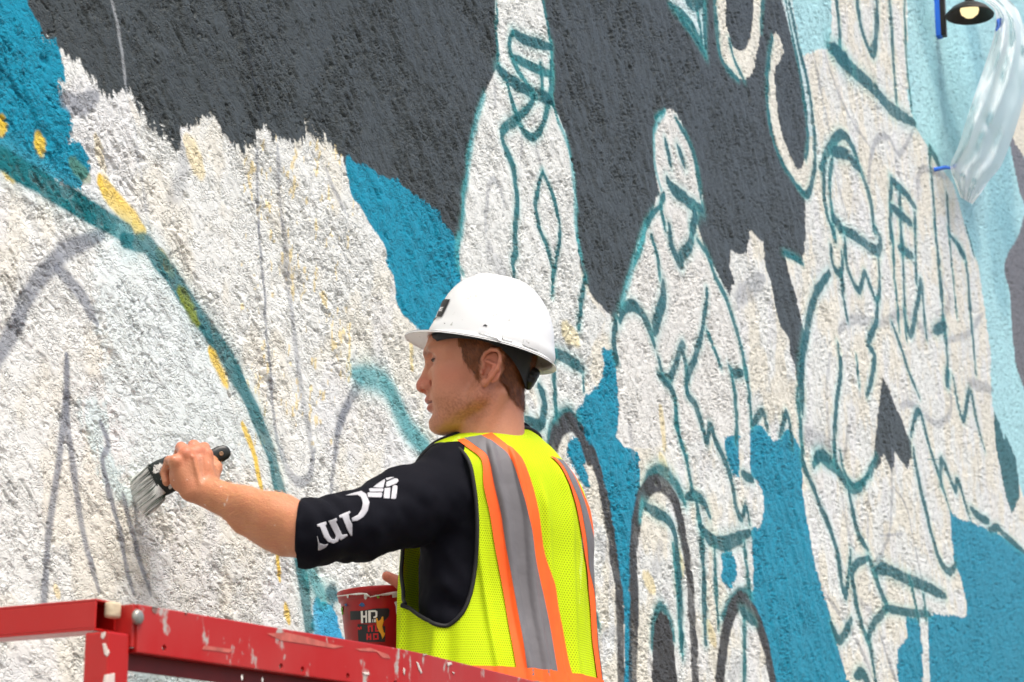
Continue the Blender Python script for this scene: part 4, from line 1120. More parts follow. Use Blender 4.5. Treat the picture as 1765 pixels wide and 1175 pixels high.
# ------------------------------------------------------------------ decals: thin pieces lying on a curved surface
from mathutils.geometry import delaunay_2d_cdt
def ray_px(bvh, px, py):
    d = wpt(px, py, 1.0) - CAM; d = d / np.linalg.norm(d)
    hit, no, fi, dist = bvh.ray_cast(Vector(CAM.tolist()), Vector(d.tolist()))
    if hit is None: return None
    no = np.array(no); 
    if no @ d > 0: no = -no
    return np.array(hit), no
def decal(name, polys, bvh, mat, parent, lift=0.0012, thick=0.0, step=3.0):
    """polygons given where they are seen in the photograph, laid on the surface found there"""
    if isinstance(polys[0][0], (tuple, list, np.ndarray)):
        return [decal(name, p, bvh, mat, parent, lift, thick, step) for p in polys]
    mb = MB()
    for poly in [polys]:
        B = []
        for k in range(len(poly)):
            a = np.array(poly[k], float); b = np.array(poly[(k + 1) % len(poly)], float); n = max(1, int(np.linalg.norm(b - a) / step))
            for q in range(n): B.append(a + (b - a) * q / n)
        B = np.array(B); nb = len(B)
        gx, gy = np.meshgrid(np.arange(B[:, 0].min(), B[:, 0].max(), step), np.arange(B[:, 1].min(), B[:, 1].max(), step))
        pts = [Vector(p) for p in B.tolist()] + [Vector(p) for p in np.stack([gx.ravel(), gy.ravel()], -1).tolist()]
        vs, es, fs, *_ = delaunay_2d_cdt(pts, [(k, (k + 1) % nb) for k in range(nb)], [], 1, 1e-4)
        hits = [ray_px(bvh, v[0], v[1]) for v in vs]
        ok = [h for h in hits if h is not None]
        if not ok: continue
        V = []; last = ok[0]
        for h in hits:
            if h is None: h = last
            last = h; V.append(h[0] + h[1] * lift)
        F = [tuple(f) for f in fs]
        if thick:
            n0 = len(V); cnt = {}
            for f in F:
                for q in range(len(f)):
                    e = (f[q], f[(q + 1) % len(f)]); cnt[e] = 1
            bot = [v - (hits[i][1] if hits[i] is not None else last[1]) * thick for i, v in enumerate(V)]
            V = V + bot
            F = F + [(e[1], e[0], e[0] + n0, e[1] + n0) for e in cnt if (e[1], e[0]) not in cnt]
        use = sorted({i for f in F for i in f}); rm = {v: k for k, v in enumerate(use)}
        mb.add([V[i] for i in use], [tuple(rm[i] for i in f) for f in F])
    me = new_mesh(name, mb.V, mb.F, thick == 0 or thick < 0.0015)
    return link(name, me, mat, parent)

# ------------------------------------------------------------------ safety vest
T0 = 0.055
def vest_pt(th, t, off=0.0):
    th = np.asarray(th, float); t = np.asarray(t, float)
    p = loft(t)
    c, s = np.cos(th), np.sin(th)
    ex = 2 / 2.25
    x = p[..., 1] * np.sign(c) * np.abs(c) ** ex; y = p[..., 2] * np.sign(s) * np.abs(s) ** ex
    h = p[..., 0]
    # hanging folds and slack
    deg = np.degrees(th) % 360
    f = np.zeros_like(t)
    for c0, sl, w, a, t0, t1 in ((292, -30, 2.2, 0.0042, 0.25, 0.95), (306, -40, 2.4, 0.0040, 0.22, 0.9), (326, -42, 2.6, 0.0034, 0.35, 0.98), (278, -16, 3.0, 0.0040, 0.4, 1.0), (352, 10, 5, 0.006, 0.6, 1.0), (262, 0, 4, 0.004, 0.3, 1.0), (228, 0, 5, 0.004, 0.3, 1.0), (60, 0, 6, 0.006, 0.3, 1.0), (18, 18, 3, 0.006, 0.62, 1.0)):
        dd = (deg - (c0 + sl * (t - 0.6)) + 180) % 360 - 180
        f = f + 2.2 * a * np.exp(-(dd / w) ** 2) * sstep(t0, t0 + 0.12, t) * (1 - sstep(t1, t1 + 0.08, t))
    f = f + 0.0045 * noise2(deg / 14 + 3, t * 7, 400) * sstep(0.1, 0.4, t) + 0.006 * noise2(deg / 40 + 3, t * 3, 402) * sstep(0.3, 0.6, t)
    r = np.sqrt(x * x + y * y) + 1e-6
    k = 1 + (f + off) / r
    L = np.stack([x * k + p[..., 3], y * k + p[..., 4], h + 0 * x], -1)
    return t2w(L)
def vest_n(th, t):
    e = 0.01
    a = vest_pt(th + e, t) - vest_pt(th - e, t); b = vest_pt(th, t + e * 0.5) - vest_pt(th, t - e * 0.5)
    n = np.cross(b, a); n /= np.linalg.norm(n, axis=-1)[..., None] + 1e-12
    ctr = t2w([0, 0, -0.25]); out = vest_pt(th, t) - ctr
    return np.where(((n * out).sum(-1) < 0)[..., None], -n, n)
NT, NH = 620, 300
TH = np.linspace(0, 2 * math.pi, NT, endpoint=False); TT = np.linspace(T0, 0.985, NH)
GT, GH = np.meshgrid(TH, TT, indexing='ij')
VP = vest_pt(GT, GH); VNn = vest_n(GT, GH)
vpx = w2px(VP); facing = ((VP - CAM) * VNn).sum(-1) < 0
def inv(px, py):
    d = (vpx[..., 0] - px) ** 2 + (vpx[..., 1] - py) ** 2 + (~facing) * 1e6
    i, j = np.unravel_index(np.argmin(d), d.shape)
    return TH[i], TT[j]
def unwrap(P):
    P = np.array(P); P[:, 0] = np.unwrap(P[:, 0]); return P

# armhole outline, (angle, height) on the loft
ah = [inv(*p) for p in ((772, 766), (792, 774), (808, 794), (817, 830), (822, 880), (823, 930), (820, 975), (812, 1020), (798, 1055), (778, 1074), (755, 1077), (728, 1064), (708, 1048), (696, 1030))]
ah = unwrap(ah)
th_s = ah[0, 0]; base2 = round((0 - ah[5, 0]) / (2 * math.pi)) * 2 * math.pi
ah[:, 0] += base2
s1, s2 = inv(694, 1000), inv(694, 962)
r180 = lambda v: (v + math.pi) % (2 * math.pi) - math.pi
ah_l = np.vstack([ah, [(r180(s1[0]), s1[1]), (r180(s2[0]), s2[1]), (r180(s2[0]) - 0.05, 0.48), (math.radians(36), 0.38), (math.radians(20), 0.28)]])
print('ARMHOLE', np.degrees(ah_l[:, 0]).round(), ah_l[:, 1].round(2))
ah_c = catmull(ah_l, 8, True)
def in_poly(x, y, Pn):
    c = np.zeros(x.shape, bool)
    for k in range(len(Pn)):
        a, b = Pn[k], Pn[(k + 1) % len(Pn)]
        if a[1] == b[1]: continue
        c ^= ((a[1] > y) != (b[1] > y)) & (x < (b[0] - a[0]) * (y - a[1]) / (b[1] - a[1]) + a[0])
    return c
gx = (GT + math.pi) % (2 * math.pi) - math.pi               # -pi..pi, 0 = his left
cut = in_poly(gx, GH, ah_c)
gm_ = (math.pi - GT + math.pi) % (2 * math.pi) - math.pi
cut |= in_poly(gm_, GH, ah_c)                               # the other armhole mirrors it
# neckline: lower in front
def neckline(th): return 0.085 + 0.050 * np.abs(np.cos(th)) + 0.26 * np.clip(np.sin(th), 0, 1) ** 2
cut |= GH < neckline(GT)
vf = grid_faces(NT, NH, True)
vf = vf[~cut.reshape(-1)[vf].any(1)]
vest_me = new_mesh("safety_vest", VP.reshape(-1, 3), vf[:, ::-1].copy(), True)
uvl = vest_me.uv_layers.new(name='UVMap')
li = np.empty(len(vest_me.loops), np.int32); vest_me.loops.foreach_get('vertex_index', li)
arc = (GT * 0.19).reshape(-1); hgt = (GH * 0.66).reshape(-1)
uvl.data.foreach_set('uv', np.stack([arc[li], hgt[li]], -1).astype(np.float32).ravel())
LIME = srgb(222, 250, 28)
m_vest, nt, b, out = mat_new("lime_mesh_fabric")
b.inputs['Base Color'].default_value = rgba(LIME); b.inputs['Roughness'].default_value = 0.75; b.inputs['Specular IOR Level'].default_value = 0.2
uvn = N(nt, 'ShaderNodeUVMap', uv_map='UVMap')
sep = N(nt, 'ShaderNodeSeparateXYZ'); nt.links.new(uvn.outputs[0], sep.inputs[0])
def M(op, a, bb=None):
    n = N(nt, 'ShaderNodeMath', operation=op)
    for k, v in enumerate((a, bb)):
        if v is None: continue
        if isinstance(v, (int, float)): n.inputs[k].default_value = v
        else: nt.links.new(v, n.inputs[k])
    return n.outputs[0]
PIT = 0.0044
v_ = M('DIVIDE', sep.outputs[1], PIT * 0.80); row = M('FLOOR', v_)
half = M('MULTIPLY', M('MODULO', row, 2.0), 0.5)
u_ = M('ADD', M('DIVIDE', sep.outputs[0], PIT), half)
du = M('SUBTRACT', M('FRACT', u_), 0.5); dv = M('SUBTRACT', M('FRACT', v_), 0.5)
dist = M('SQRT', M('ADD', M('MULTIPLY', du, du), M('MULTIPLY', M('MULTIPLY', dv, dv), 0.8)))
hole = N(nt, 'ShaderNodeMapRange'); hole.interpolation_type = 'SMOOTHSTEP'
hole.inputs[1].default_value = 0.22; hole.inputs[2].default_value = 0.30; hole.inputs[3].default_value = 0.5; hole.inputs[4].default_value = 0.0
nt.links.new(dist, hole.inputs[0])
trp = N(nt, 'ShaderNodeBsdfTransparent'); tl = N(nt, 'ShaderNodeBsdfTranslucent'); tl.inputs[0].default_value = rgba(LIME)
mx1 = N(nt, 'ShaderNodeMixShader'); mx1.inputs[0].default_value = 0.25
nt.links.new(b.outputs[0], mx1.inputs[1]); nt.links.new(tl.outputs[0], mx1.inputs[2])
mx2 = N(nt, 'ShaderNodeMixShader'); nt.links.new(hole.outputs[0], mx2.inputs[0]); nt.links.new(mx1.outputs[0], mx2.inputs[1]); nt.links.new(trp.outputs[0], mx2.inputs[2])
nt.links.new(mx2.outputs[0], out.inputs['Surface'])
col_mb = MB(); tq = np.linspace(0, 2 * math.pi, 80)
col_mb.tube(vest_pt(tq, np.maximum(neckline(tq) - 0.055, 0.03) * (1 - 0.3 * np.clip(np.sin(tq), 0, 1)), -0.006), 0.0055, 8, False)
col_mb.build("collar", m_shirt, person, True)
vest = link("safety_vest", vest_me, m_vest, person)
tag(vest, "lime mesh safety vest with orange and grey reflective stripes")

m_trim = simple("black_binding", srgb(20, 20, 22), 0.7, bump=0.2, bscale=600)
for mir in (0, 1):
    A = ah_c.copy()
    if mir: A[:, 0] = math.pi - A[:, 0]
    pathw = vest_pt(A[:, 0], A[:, 1], 0.0010); pathw = np.vstack([pathw, pathw[:1]])
    mb = MB(); mb.tube(pathw, 0.0036, 8, False); mb.build("binding", m_trim, vest, True)
tn = np.linspace(0, 2 * math.pi, 120)
mb = MB(); mb.tube(vest_pt(tn, neckline(tn) + 0.004, 0.001), 0.0042, 8, False); mb.build("binding", m_trim, vest, True)

m_or = simple("orange_tape", srgb(255, 98, 22), 0.65, bump=0.15, bscale=500, var=0.06, vscale=60)
m_gr, nt, b, out = mat_new("reflective_tape")
b.inputs['Base Color'].default_value = rgba(srgb(112, 110, 112)); b.inputs['Roughness'].default_value = 0.62; b.inputs['Metallic'].default_value = 0.0; b.inputs['Specular IOR Level'].default_value = 0.3
tc = N(nt, 'ShaderNodeTexCoord'); n = N(nt, 'ShaderNodeTexNoise'); n.inputs['Scale'].default_value = 26; n.inputs['Detail'].default_value = 3
nt.links.new(tc.outputs['Object'], n.inputs['Vector'])
bp = N(nt, 'ShaderNodeBump'); bp.inputs['Strength'].default_value = 0.5; bp.inputs['Distance'].default_value = 0.006
nt.links.new(n.outputs['Fac'], bp.inputs['Height']); nt.links.new(bp.outputs[0], b.inputs['Normal'])

def strip(name, e0, e1, off, mat, na=200, nc=22):
    """e0, e1: edge curves in (angle, height); a strip of tape between them"""
    s0 = np.linspace(0, 1, len(e0)); s = np.linspace(0, 1, na)
    E0 = np.stack([np.interp(s, s0, e0[:, k]) for k in (0, 1)], -1); E1 = np.stack([np.interp(s, np.linspace(0, 1, len(e1)), e1[:, k]) for k in (0, 1)], -1)
    w = np.linspace(0, 1, nc)[None, :, None]
    G = E0[:, None] * (1 - w) + E1[:, None] * w
    V = vest_pt(G[..., 0], G[..., 1]) + vest_n(G[..., 0], G[..., 1]) * off
    # a thin hem all round gives the tape its thickness
    return link(name, new_mesh(name, V.reshape(-1, 3), grid_faces(na, nc), True), mat, vest)
EA = [(788, 760), (806, 772), (824, 786), (832, 802), (835, 843), (849, 921), (866, 1020), (880, 1102), (890, 1160)]
EB = [(800, 757), (827, 775), (841, 788), (848, 802), (854, 843), (869, 911), (883, 993), (897, 1081), (912, 1163)]
EC = [(830, 752), (862, 772), (878, 788), (888, 804), (902, 850), (914, 911), (927, 993), (944, 1068), (961, 1156)]
ED = [(848, 748), (880, 771), (895, 786), (905, 804), (918, 843), (931, 911), (948, 986), (965, 1068), (983, 1153)]
def edge(E):
    q = unwrap([inv(*p) for p in E])
    q[:, 0] -= 2 * math.pi * round((q[4, 0] - math.radians(305)) / (2 * math.pi))
    c = catmull(q, 8)
    # run the tape on over the shoulder to the front
    top = np.linspace(0, 1, 14)[::-1][:-1, None]
    fr = c[0] + top * np.array([0, 0])
    return np.vstack([c, [[c[-1, 0] + (c[-1, 0] - c[-20, 0]) * 0.4, 0.98]]])
ce = [edge(E) for E in (EA, EB, EC, ED)]
for mir in (0, 1):
    es = [c.copy() for c in ce]
    if mir:
        r = unwrap([inv(*p) for p in ((946, 786), (960, 799), (977, 828), (990, 868), (999, 911), (1006, 955), (1012, 1000), (1016, 1050), (1020, 1110))])
        r[:, 0] -= 2 * math.pi * round((r[4, 0] - math.radians(240)) / (2 * math.pi)); r = catmull(r, 8)
        r = np.vstack([r, [[r[-1, 0], 0.98]]])
        wA = 0.105; wB = 0.26
        es = [r, r - [wA, 0], r - [wA + wB, 0], r - [2 * wA + wB, 0]]
    strip("orange_stripe", es[0], es[1], 0.0026, m_or); strip("orange_stripe", es[2], es[3], 0.0026, m_or)
    strip("reflective_stripe", es[1], es[2], 0.0032, m_gr)
# same tapes down the chest
for c0, c1, m in ((62, 66, m_or), (66, 78, m_gr), (78, 82, m_or), (98, 102, m_or), (102, 114, m_gr), (114, 118, m_or)):
    tt = np.linspace(0.24, 0.98, 30)
    strip("reflective_stripe" if m is m_gr else "orange_stripe", np.stack([np.full(30, math.radians(c0)), tt], -1), np.stack([np.full(30, math.radians(c1)), tt], -1), 0.0024, m, 160, 10)
# waist band
tw = inv(950, 1157)[1]
full = np.linspace(0, 2 * math.pi, 200)
def hband(t0, t1, off, m, nm): strip(nm, np.stack([full, np.full(200, t0)], -1), np.stack([full, np.full(200, t1)], -1), off, m, 240, 4)
hband(tw, tw + 0.028, 0.0044, m_or, "orange_stripe"); hband(tw + 0.028, min(tw + 0.10, 0.98), 0.0046, m_gr, "reflective_stripe")

# ---- lettering and emblem printed on the sleeve
m_print = simple("sleeve_print", srgb(172, 172, 176), 0.45, bump=0.15, bscale=300)
def S5(*pts): return [(500 + x * 360 / 1762.0, 760 + y * 360 / 1762.0) for x, y in pts]
shirt_me_b = shirt_bvh
C_ = S5((468, 462), (540, 440), (600, 425), (640, 450), (668, 520), (655, 590), (620, 640), (570, 672), (522, 680), (518, 650), (570, 625), (600, 580), (612, 530), (600, 480), (570, 458), (520, 462))
l_ = S5((410, 630), (500, 592), (508, 605), (494, 618), (500, 660), (522, 700), (520, 800), (508, 800), (480, 750), (455, 690), (440, 650), (415, 650))
u_ = S5((226, 704), (300, 680), (308, 700), (294, 714), (330, 800), (350, 826), (376, 830), (384, 800), (330, 690), (320, 676), (388, 650), (394, 668), (384, 680), (434, 790), (476, 786), (480, 800), (424, 838), (412, 820), (400, 848), (360, 864), (316, 850), (284, 810), (250, 724), (228, 724))
m__ = S5((228, 800), (236, 822), (246, 858), (280, 872), (318, 868), (300, 894), (250, 918), (236, 916), (236, 860))
decal("letter", C_, shirt_bvh, m_print, shirt, 0.0014, 0.0008, 2.5)
decal("letter", l_, shirt_bvh, m_print, shirt, 0.0014, 0.0008, 2.5)
decal("letter", u_, shirt_bvh, m_print, shirt, 0.0014, 0.0008, 2.5)
decal("letter", m__, shirt_bvh, m_print, shirt, 0.0014, 0.0008, 2.5)
decal("emblem", [S5((650, 444), (660, 438), (770, 438), (776, 446), (772, 474), (762, 480), (656, 476)), S5((664, 408), (680, 402), (780, 404), (788, 412), (780, 430), (672, 432)),
    S5((796, 402), (840, 396), (846, 404), (838, 486), (826, 490), (786, 484)), S5((862, 384), (884, 374), (904, 380), (906, 400), (892, 486), (880, 494), (848, 490), (852, 470)),
    S5((806, 370), (812, 350), (880, 318), (908, 322), (914, 340), (900, 360), (830, 388), (808, 390)), S5((700, 392), (740, 362), (796, 326), (802, 336), (786, 396), (770, 400)), S5((806, 318), (850, 308), (876, 308), (840, 326), (812, 336))],
    shirt_bvh, m_print, shirt, 0.0014, 0.0008, 2.5)

# ---- trousers and boots, standing on the lift's deck
DECK = 0.87
hips = t2w([0, 0, -0.5])
Lw, Fw = TR[0] @ MC[:3, :3].T, TR[1] @ MC[:3, :3].T
def legs():
    hz = hips[2]
    G = SDF((hips[0] - 0.34, hips[1] - 0.34, DECK + 0.03), (hips[0] + 0.34, hips[1] + 0.34, hz + 0.04), 0.012)
    G.ell(hips + [0, 0, -0.06], (0.19, 0.19, 0.13), marg=0.1)
    for sgn in (-1, 1):
        a = hips + Lw * 0.095 * sgn + [0, 0, -0.08]; k = hips * [1, 1, 0] + Lw * 0.11 * sgn + Fw * 0.02 + np.array([0, 0, DECK + 0.48]); f = hips * [1, 1, 0] + Lw * 0.12 * sgn + np.array([0, 0, DECK + 0.07])
        G.cap(a, k, 0.088, 0.066, 0.03, marg=0.1); G.cap(k, f, 0.066, 0.058, 0.02, marg=0.1)
    v, q = G.mesh(); return relax(v, q, 2), q
lv, lq = legs()
link("trousers", new_mesh("trousers", lv, lq), simple("denim", srgb(48, 56, 76), 0.85, bump=0.3, bscale=500), person)
for sgn in (-1, 1):
    f = hips * [1, 1, 0] + Lw * 0.12 * sgn
    B = SDF((f[0] - 0.24, f[1] - 0.24, DECK), (f[0] + 0.24, f[1] + 0.24, DECK + 0.2), 0.008)
    B.cap(f + Fw * -0.05 + [0, 0, DECK + 0.05], f + Fw * 0.16 + [0, 0, DECK + 0.042], 0.05, 0.042, marg=0.08)
    B.cap(f + [0, 0, DECK + 0.05], f + [0, 0, DECK + 0.15], 0.055, 0.052, 0.03, marg=0.08)
    B.F = np.maximum(B.F, (DECK + 0.004 - B.ax[2])[None, None, :])
    v, q = B.mesh()
    link("boot", new_mesh("boot", relax(v, q, 1), q), simple("boot_leather", srgb(70, 50, 34), 0.6), person)

# ------------------------------------------------------------------ hard hat
TILT = math.radians(13)
k_f = h_f * math.cos(TILT) + UPc * math.sin(TILT); k_l = h_l; k_u = np.cross(k_f, k_l)
KR = np.stack([k_f, k_l, k_u]); KO = camp(846, 603, 3.98)
def k2w(L): return c2w(np.asarray(L) @ KR + KO)
hat = empty("hard_hat", k2w([0, 0, 0]))
tag(hat, "white plastic hard hat with black sticker worn by the painter", "hard hat")
m_hat, nt, b, out = mat_new("white_hat_plastic")
b.inputs['Base Color'].default_value = rgba(srgb(222, 223, 222)); b.inputs['Roughness'].default_value = 0.30; b.inputs['Specular IOR Level'].default_value = 0.5
tc = N(nt, 'ShaderNodeTexCoord'); n = N(nt, 'ShaderNodeTexNoise'); n.inputs['Scale'].default_value = 60; n.inputs['Detail'].default_value = 6
nt.links.new(tc.outputs['Object'], n.inputs['Vector'])
cr = N(nt, 'ShaderNodeValToRGB'); cr.color_ramp.elements[0].position = 0.27; cr.color_ramp.elements[0].color = rgba(srgb(150, 150, 140)); cr.color_ramp.elements[1].position = 0.34; cr.color_ramp.elements[1].color = rgba(srgb(222, 223, 222))
nt.links.new(n.outputs['Fac'], cr.inputs[0]); nt.links.new(cr.outputs[0], b.inputs['Base Color'])
A_, B_, H_ = 0.1135, 0.1040, 0.134
def hat_surface(th, s):
    """s 0..1 apex -> rim line, 1..1.35 the flaring brim"""
    c, sn = np.cos(th), np.sin(th)
    ph = np.clip(s, 0, 1) * math.pi / 2
    r = np.sin(ph) ** (0.94 - 0.36 * np.clip(c, 0, 1)); z = H_ * np.cos(ph) ** 0.98
    br = np.clip((s - 1) / 0.35, 0, 1)
    peak = np.clip(c, 0, 1) ** 2.2
    ext = br * (0.010 + 0.034 * peak)
    x = (A_ * r + ext) * c; y = (B_ * r + ext * 0.9) * sn
    z = z - 0.012 * np.clip((s - 0.92) / 0.08, 0, 1) * 0 - br * (0.006 - 0.004 * peak) - 0.006 * br * br * peak
    # crown ridges running front to back
    up = np.clip(z / H_, 0, 1)
    m = 0.0055 * np.exp(-(y / 0.020) ** 2) * sstep(0.45, 0.75, up) * sstep(-0.9, -0.2, x / A_) * (1 - sstep(0.42, 0.62, x / A_))
    z = z + m
    x = x + 0.004 * np.sign(x) * np.exp(-((s - 0.96) / 0.06) ** 2) * np.abs(c)
    return np.stack([x, y, z], -1)
nth = 160; ss = np.concatenate([np.linspace(0.004, 1, 60), np.linspace(1.02, 1.35, 12)])
gt, gs_ = np.meshgrid(np.linspace(0, 2 * math.pi, nth, endpoint=False), ss, indexing='ij')
outer = hat_surface(gt, gs_)
inner = outer.copy(); cen = np.array([0, 0, -0.03])
nrm = outer - cen; nrm /= np.linalg.norm(nrm, axis=-1)[..., None]
brm = (gs_ > 1.0)[..., None]
inner = outer - np.where(brm, np.array([0, 0, 0.0028]), nrm * 0.0032)
Vh = np.concatenate([k2w(outer.reshape(-1, 3)), k2w(inner.reshape(-1, 3))]); n0 = nth * len(ss)
f0 = grid_faces(nth, len(ss), True); f1 = f0[:, ::-1] + n0
rimi = np.arange(nth) * len(ss) + len(ss) - 1; rn = np.roll(rimi, -1)
fr = np.stack([rimi, rimi + n0, rn + n0, rn], -1)
hat_me = new_mesh("shell", Vh, np.vstack([f0, f1, fr]), True)
shell = link("shell", hat_me, m_hat, hat)
hat_bvh = BVHTree.FromPolygons([Vector(v) for v in Vh.tolist()], [tuple(map(int, f)) for f in np.vstack([f0, f1, fr])])
m_blk = simple("black_plastic", srgb(22, 22, 24), 0.5, bump=0.15, bscale=200)
# suspension band
gt2 = np.linspace(0, 2 * math.pi, 120)
zl = -0.016 + 0.010 * np.sin(gt2) ** 2 - 0.040 * np.clip(-np.cos(gt2), 0, 1) ** 3 - 0.004 * np.clip(np.cos(gt2), 0, 1)
band = []
for k in range(7):
    q = k / 6
    band.append(np.stack([(0.094 + 0.004 * q) * np.cos(gt2) + 0.016, (0.083 + 0.006 * q) * np.sin(gt2), zl * (1 - q) + 0.030 * q], -1))
bandV = np.stack(band, 1).reshape(-1, 3)
link("suspension_band", new_mesh("suspension_band", k2w(bandV), grid_faces(120, 7), True), m_blk, hat)
# ratchet knob at the nape
kc = camp(913, 651, 3.975); ax_k = -k_f * 0.93 - k_u * 0.30; ax_k /= np.linalg.norm(ax_k)
kb = MB()
nk = 22; prof = [(0.0, -0.016), (0.016, -0.016), (0.018, -0.012), (0.0195, 0.006), (0.0175, 0.011), (0.0, 0.012)]
a1 = np.cross(ax_k, k_l); a1 /= np.linalg.norm(a1); a2 = np.cross(ax_k, a1); V = []
for r, h in prof:
    for q in range(nk * 2):
        t = math.pi * q / nk; rr = r * (1 + (0.05 if q % 4 < 2 else -0.05) * (0.004 < r))
        V.append(c2w(kc + ax_k * h + rr * 1.05 * (a1 * math.cos(t) + a2 * math.sin(t))))
m2 = nk * 2
kb.add(V, [(k * m2 + q, k * m2 + (q + 1) % m2, (k + 1) * m2 + (q + 1) % m2, (k + 1) * m2 + q) for k in range(5) for q in range(m2)])
knob = kb.build("ratchet_knob", m_blk, hat, True)
kb = MB()
kb.tube(np.array([c2w(camp(884, 622, 3.945)), c2w(camp(895, 632, 3.955)), c2w(camp(905, 645, 3.97)), c2w(camp(903, 655, 4.0))]), [0.012, 0.014, 0.016, 0.012], 10); kb.build("strap", m_blk, hat, True)
# raised slots on the rim
def Q(*p): return [tuple(v) for v in p]
for poly in (Q((826, 570), (834, 569), (863, 579), (866, 583), (863, 588), (828, 577)), Q((866, 577), (884, 582), (883, 591), (866, 587)), Q((902, 584), (910, 580), (922, 584), (928, 592), (927, 604), (900, 595))):
    decal("accessory_slot", poly, hat_bvh, m_hat, hat, 0.0035, 0.004, 2.0)
decal("sticker", Q((765, 516), (777, 516.5), (770, 531), (762.5, 546.5), (753.5, 546)), hat_bvh, m_blk, hat, 0.0018, 0, 2.0)
m_txt = simple("sticker_print", srgb(225, 225, 225), 0.5)
decal("sticker_letter", [[(x + 7.5, y) for x, y in q] for q in (Q((753.5, 530), (758.5, 530), (758, 531.4), (754.4, 531.4)), Q((752.4, 532.8), (757.3, 532.8), (756.9, 534.2), (753.2, 534.2)), Q((751.4, 535.6), (756.2, 535.6), (755.8, 537), (752, 537)), Q((753.2, 530), (754.8, 530), (752.4, 537), (750.8, 537)))], hat_bvh, m_txt, hat, 0.0024, 0, 1.0)
decal("scuff", [Q((832, 562), (836, 558.5), (840, 561), (839, 563), (836, 562)), Q((765, 556.5), (768, 557), (767, 558.6))], hat_bvh, m_blk, hat, 0.0008, 0, 1.0)

# ------------------------------------------------------------------ paint brush in his hand, bristles on the wall
tipw = px2wall([(229, 862)])[0]
tip_c = (np.array([tipw[0], WD - 0.004, tipw[1]]) - CAM) @ MC[:3, :3]
hend = camp(396, 776, 3.835); fer1 = camp(298, 814, 3.795); fer0 = camp(268, 829, 3.789)
brush = empty("paint_brush", c2w(fer1))
tag(brush, "wide flat brush with white loaded bristles and paint crusted black handle", "brush")
def bframe(a, b):
    ax = (b - a) / np.linalg.norm(b - a); wdt = np.array([0.13, -1.0, 0.10]); wdt -= ax * (wdt @ ax); wdt /= np.linalg.norm(wdt)
    return ax, wdt, np.cross(ax, wdt)
def section(c, wdt, th, hw, ht, n=20, e=2.6):
    out = []
    for q in range(n):
        t = 2 * math.pi * q / n; cs, sn = math.cos(t), math.sin(t)
        out.append(c + wdt * hw * np.sign(cs) * abs(cs) ** (2 / e) + th * ht * np.sign(sn) * abs(sn) ** (2 / e))
    return out
def loft_mb(secs):
    mb = MB(); n = len(secs[0]); V = [c2w(p) for s in secs for p in s]
    F = [(k * n + q, k * n + (q + 1) % n, (k + 1) * n + (q + 1) % n, (k + 1) * n + q) for k in range(len(secs) - 1) for q in range(n)]
    F += [tuple(range(n))[::-1], tuple(range((len(secs) - 1) * n, len(secs) * n))]
    mb.add(V, F); return mb
ax, wd_, th_ = bframe(hend, fer1)
L = np.linalg.norm(fer1 - hend)
secs = [section(hend + ax * L * s, wd_, th_, hw, ht) for s, hw, ht in ((0, .004, .003), (.02, .0085, .005), (.07, .0125, .0065), (.16, .0145, .0070), (.3, .0130, .0075), (.45, .0115, .0080), (.62, .0120, .0085), (.78, .0180, .009), (.9, .0250, .0095), (1.0, .0285, .0095))]
def splotch(name, base, spot, lo, hi, scale, rough=0.45):
    m, nt, b, out = mat_new(name)
    tc = N(nt, 'ShaderNodeTexCoord'); n = N(nt, 'ShaderNodeTexNoise'); n.inputs['Scale'].default_value = scale; n.inputs['Detail'].default_value = 5; n.inputs['Roughness'].default_value = 0.6
    nt.links.new(tc.outputs['Object'], n.inputs['Vector'])
    cr = N(nt, 'ShaderNodeValToRGB'); cr.color_ramp.elements[0].position = lo; cr.color_ramp.elements[0].color = rgba(base); cr.color_ramp.elements[1].position = hi; cr.color_ramp.elements[1].color = rgba(spot)
    nt.links.new(n.outputs['Fac'], cr.inputs[0]); nt.links.new(cr.outputs[0], b.inputs['Base Color'])
    bp = N(nt, 'ShaderNodeBump'); bp.inputs['Strength'].default_value = 0.5; bp.inputs['Distance'].default_value = 0.001
    nt.links.new(n.outputs['Fac'], bp.inputs['Height']); nt.links.new(bp.outputs[0], b.inputs['Normal'])
    b.inputs['Roughness'].default_value = rough
    return m
m_handle = splotch("crusted_black_handle", srgb(26, 30, 26), srgb(74, 80, 70), 0.55, 0.75, 60, 0.35)
loft_mb(secs).build("handle", m_handle, brush, True)
ho = MB(); hc = hend + ax * 0.018 + th_ * 0.0075
ho.lathe(c2w(hc), MC[:3, :3] @ th_, [(0.0, 0.0), (0.0032, 0.0), (0.0040, 0.0006), (0.0032, 0.0012), (0.0, -0.001)], 16); ho.build("hang_hole", simple("hang_hole_rim", srgb(150, 120, 90), 0.5), brush, True)
ax2, wd2, th2 = bframe(fer1, fer0); L2 = np.linalg.norm(fer0 - fer1)
secs = [section(fer1 + ax2 * L2 * s, wd2, th2, hw, ht, 24, 5) for s, hw, ht in ((-.06, .0295, .0100), (0, .0305, .0105), (.15, .0300, .0100), (.3, .0310, .0106), (.7, .0312, .0106), (.85, .0306, .0100), (1.0, .0312, .0106), (1.06, .0305, .0098))]
loft_mb(secs).build("ferrule", splotch("painted_ferrule", srgb(20, 30, 27), srgb(225, 226, 220), 0.54, 0.58, 75), brush, True)
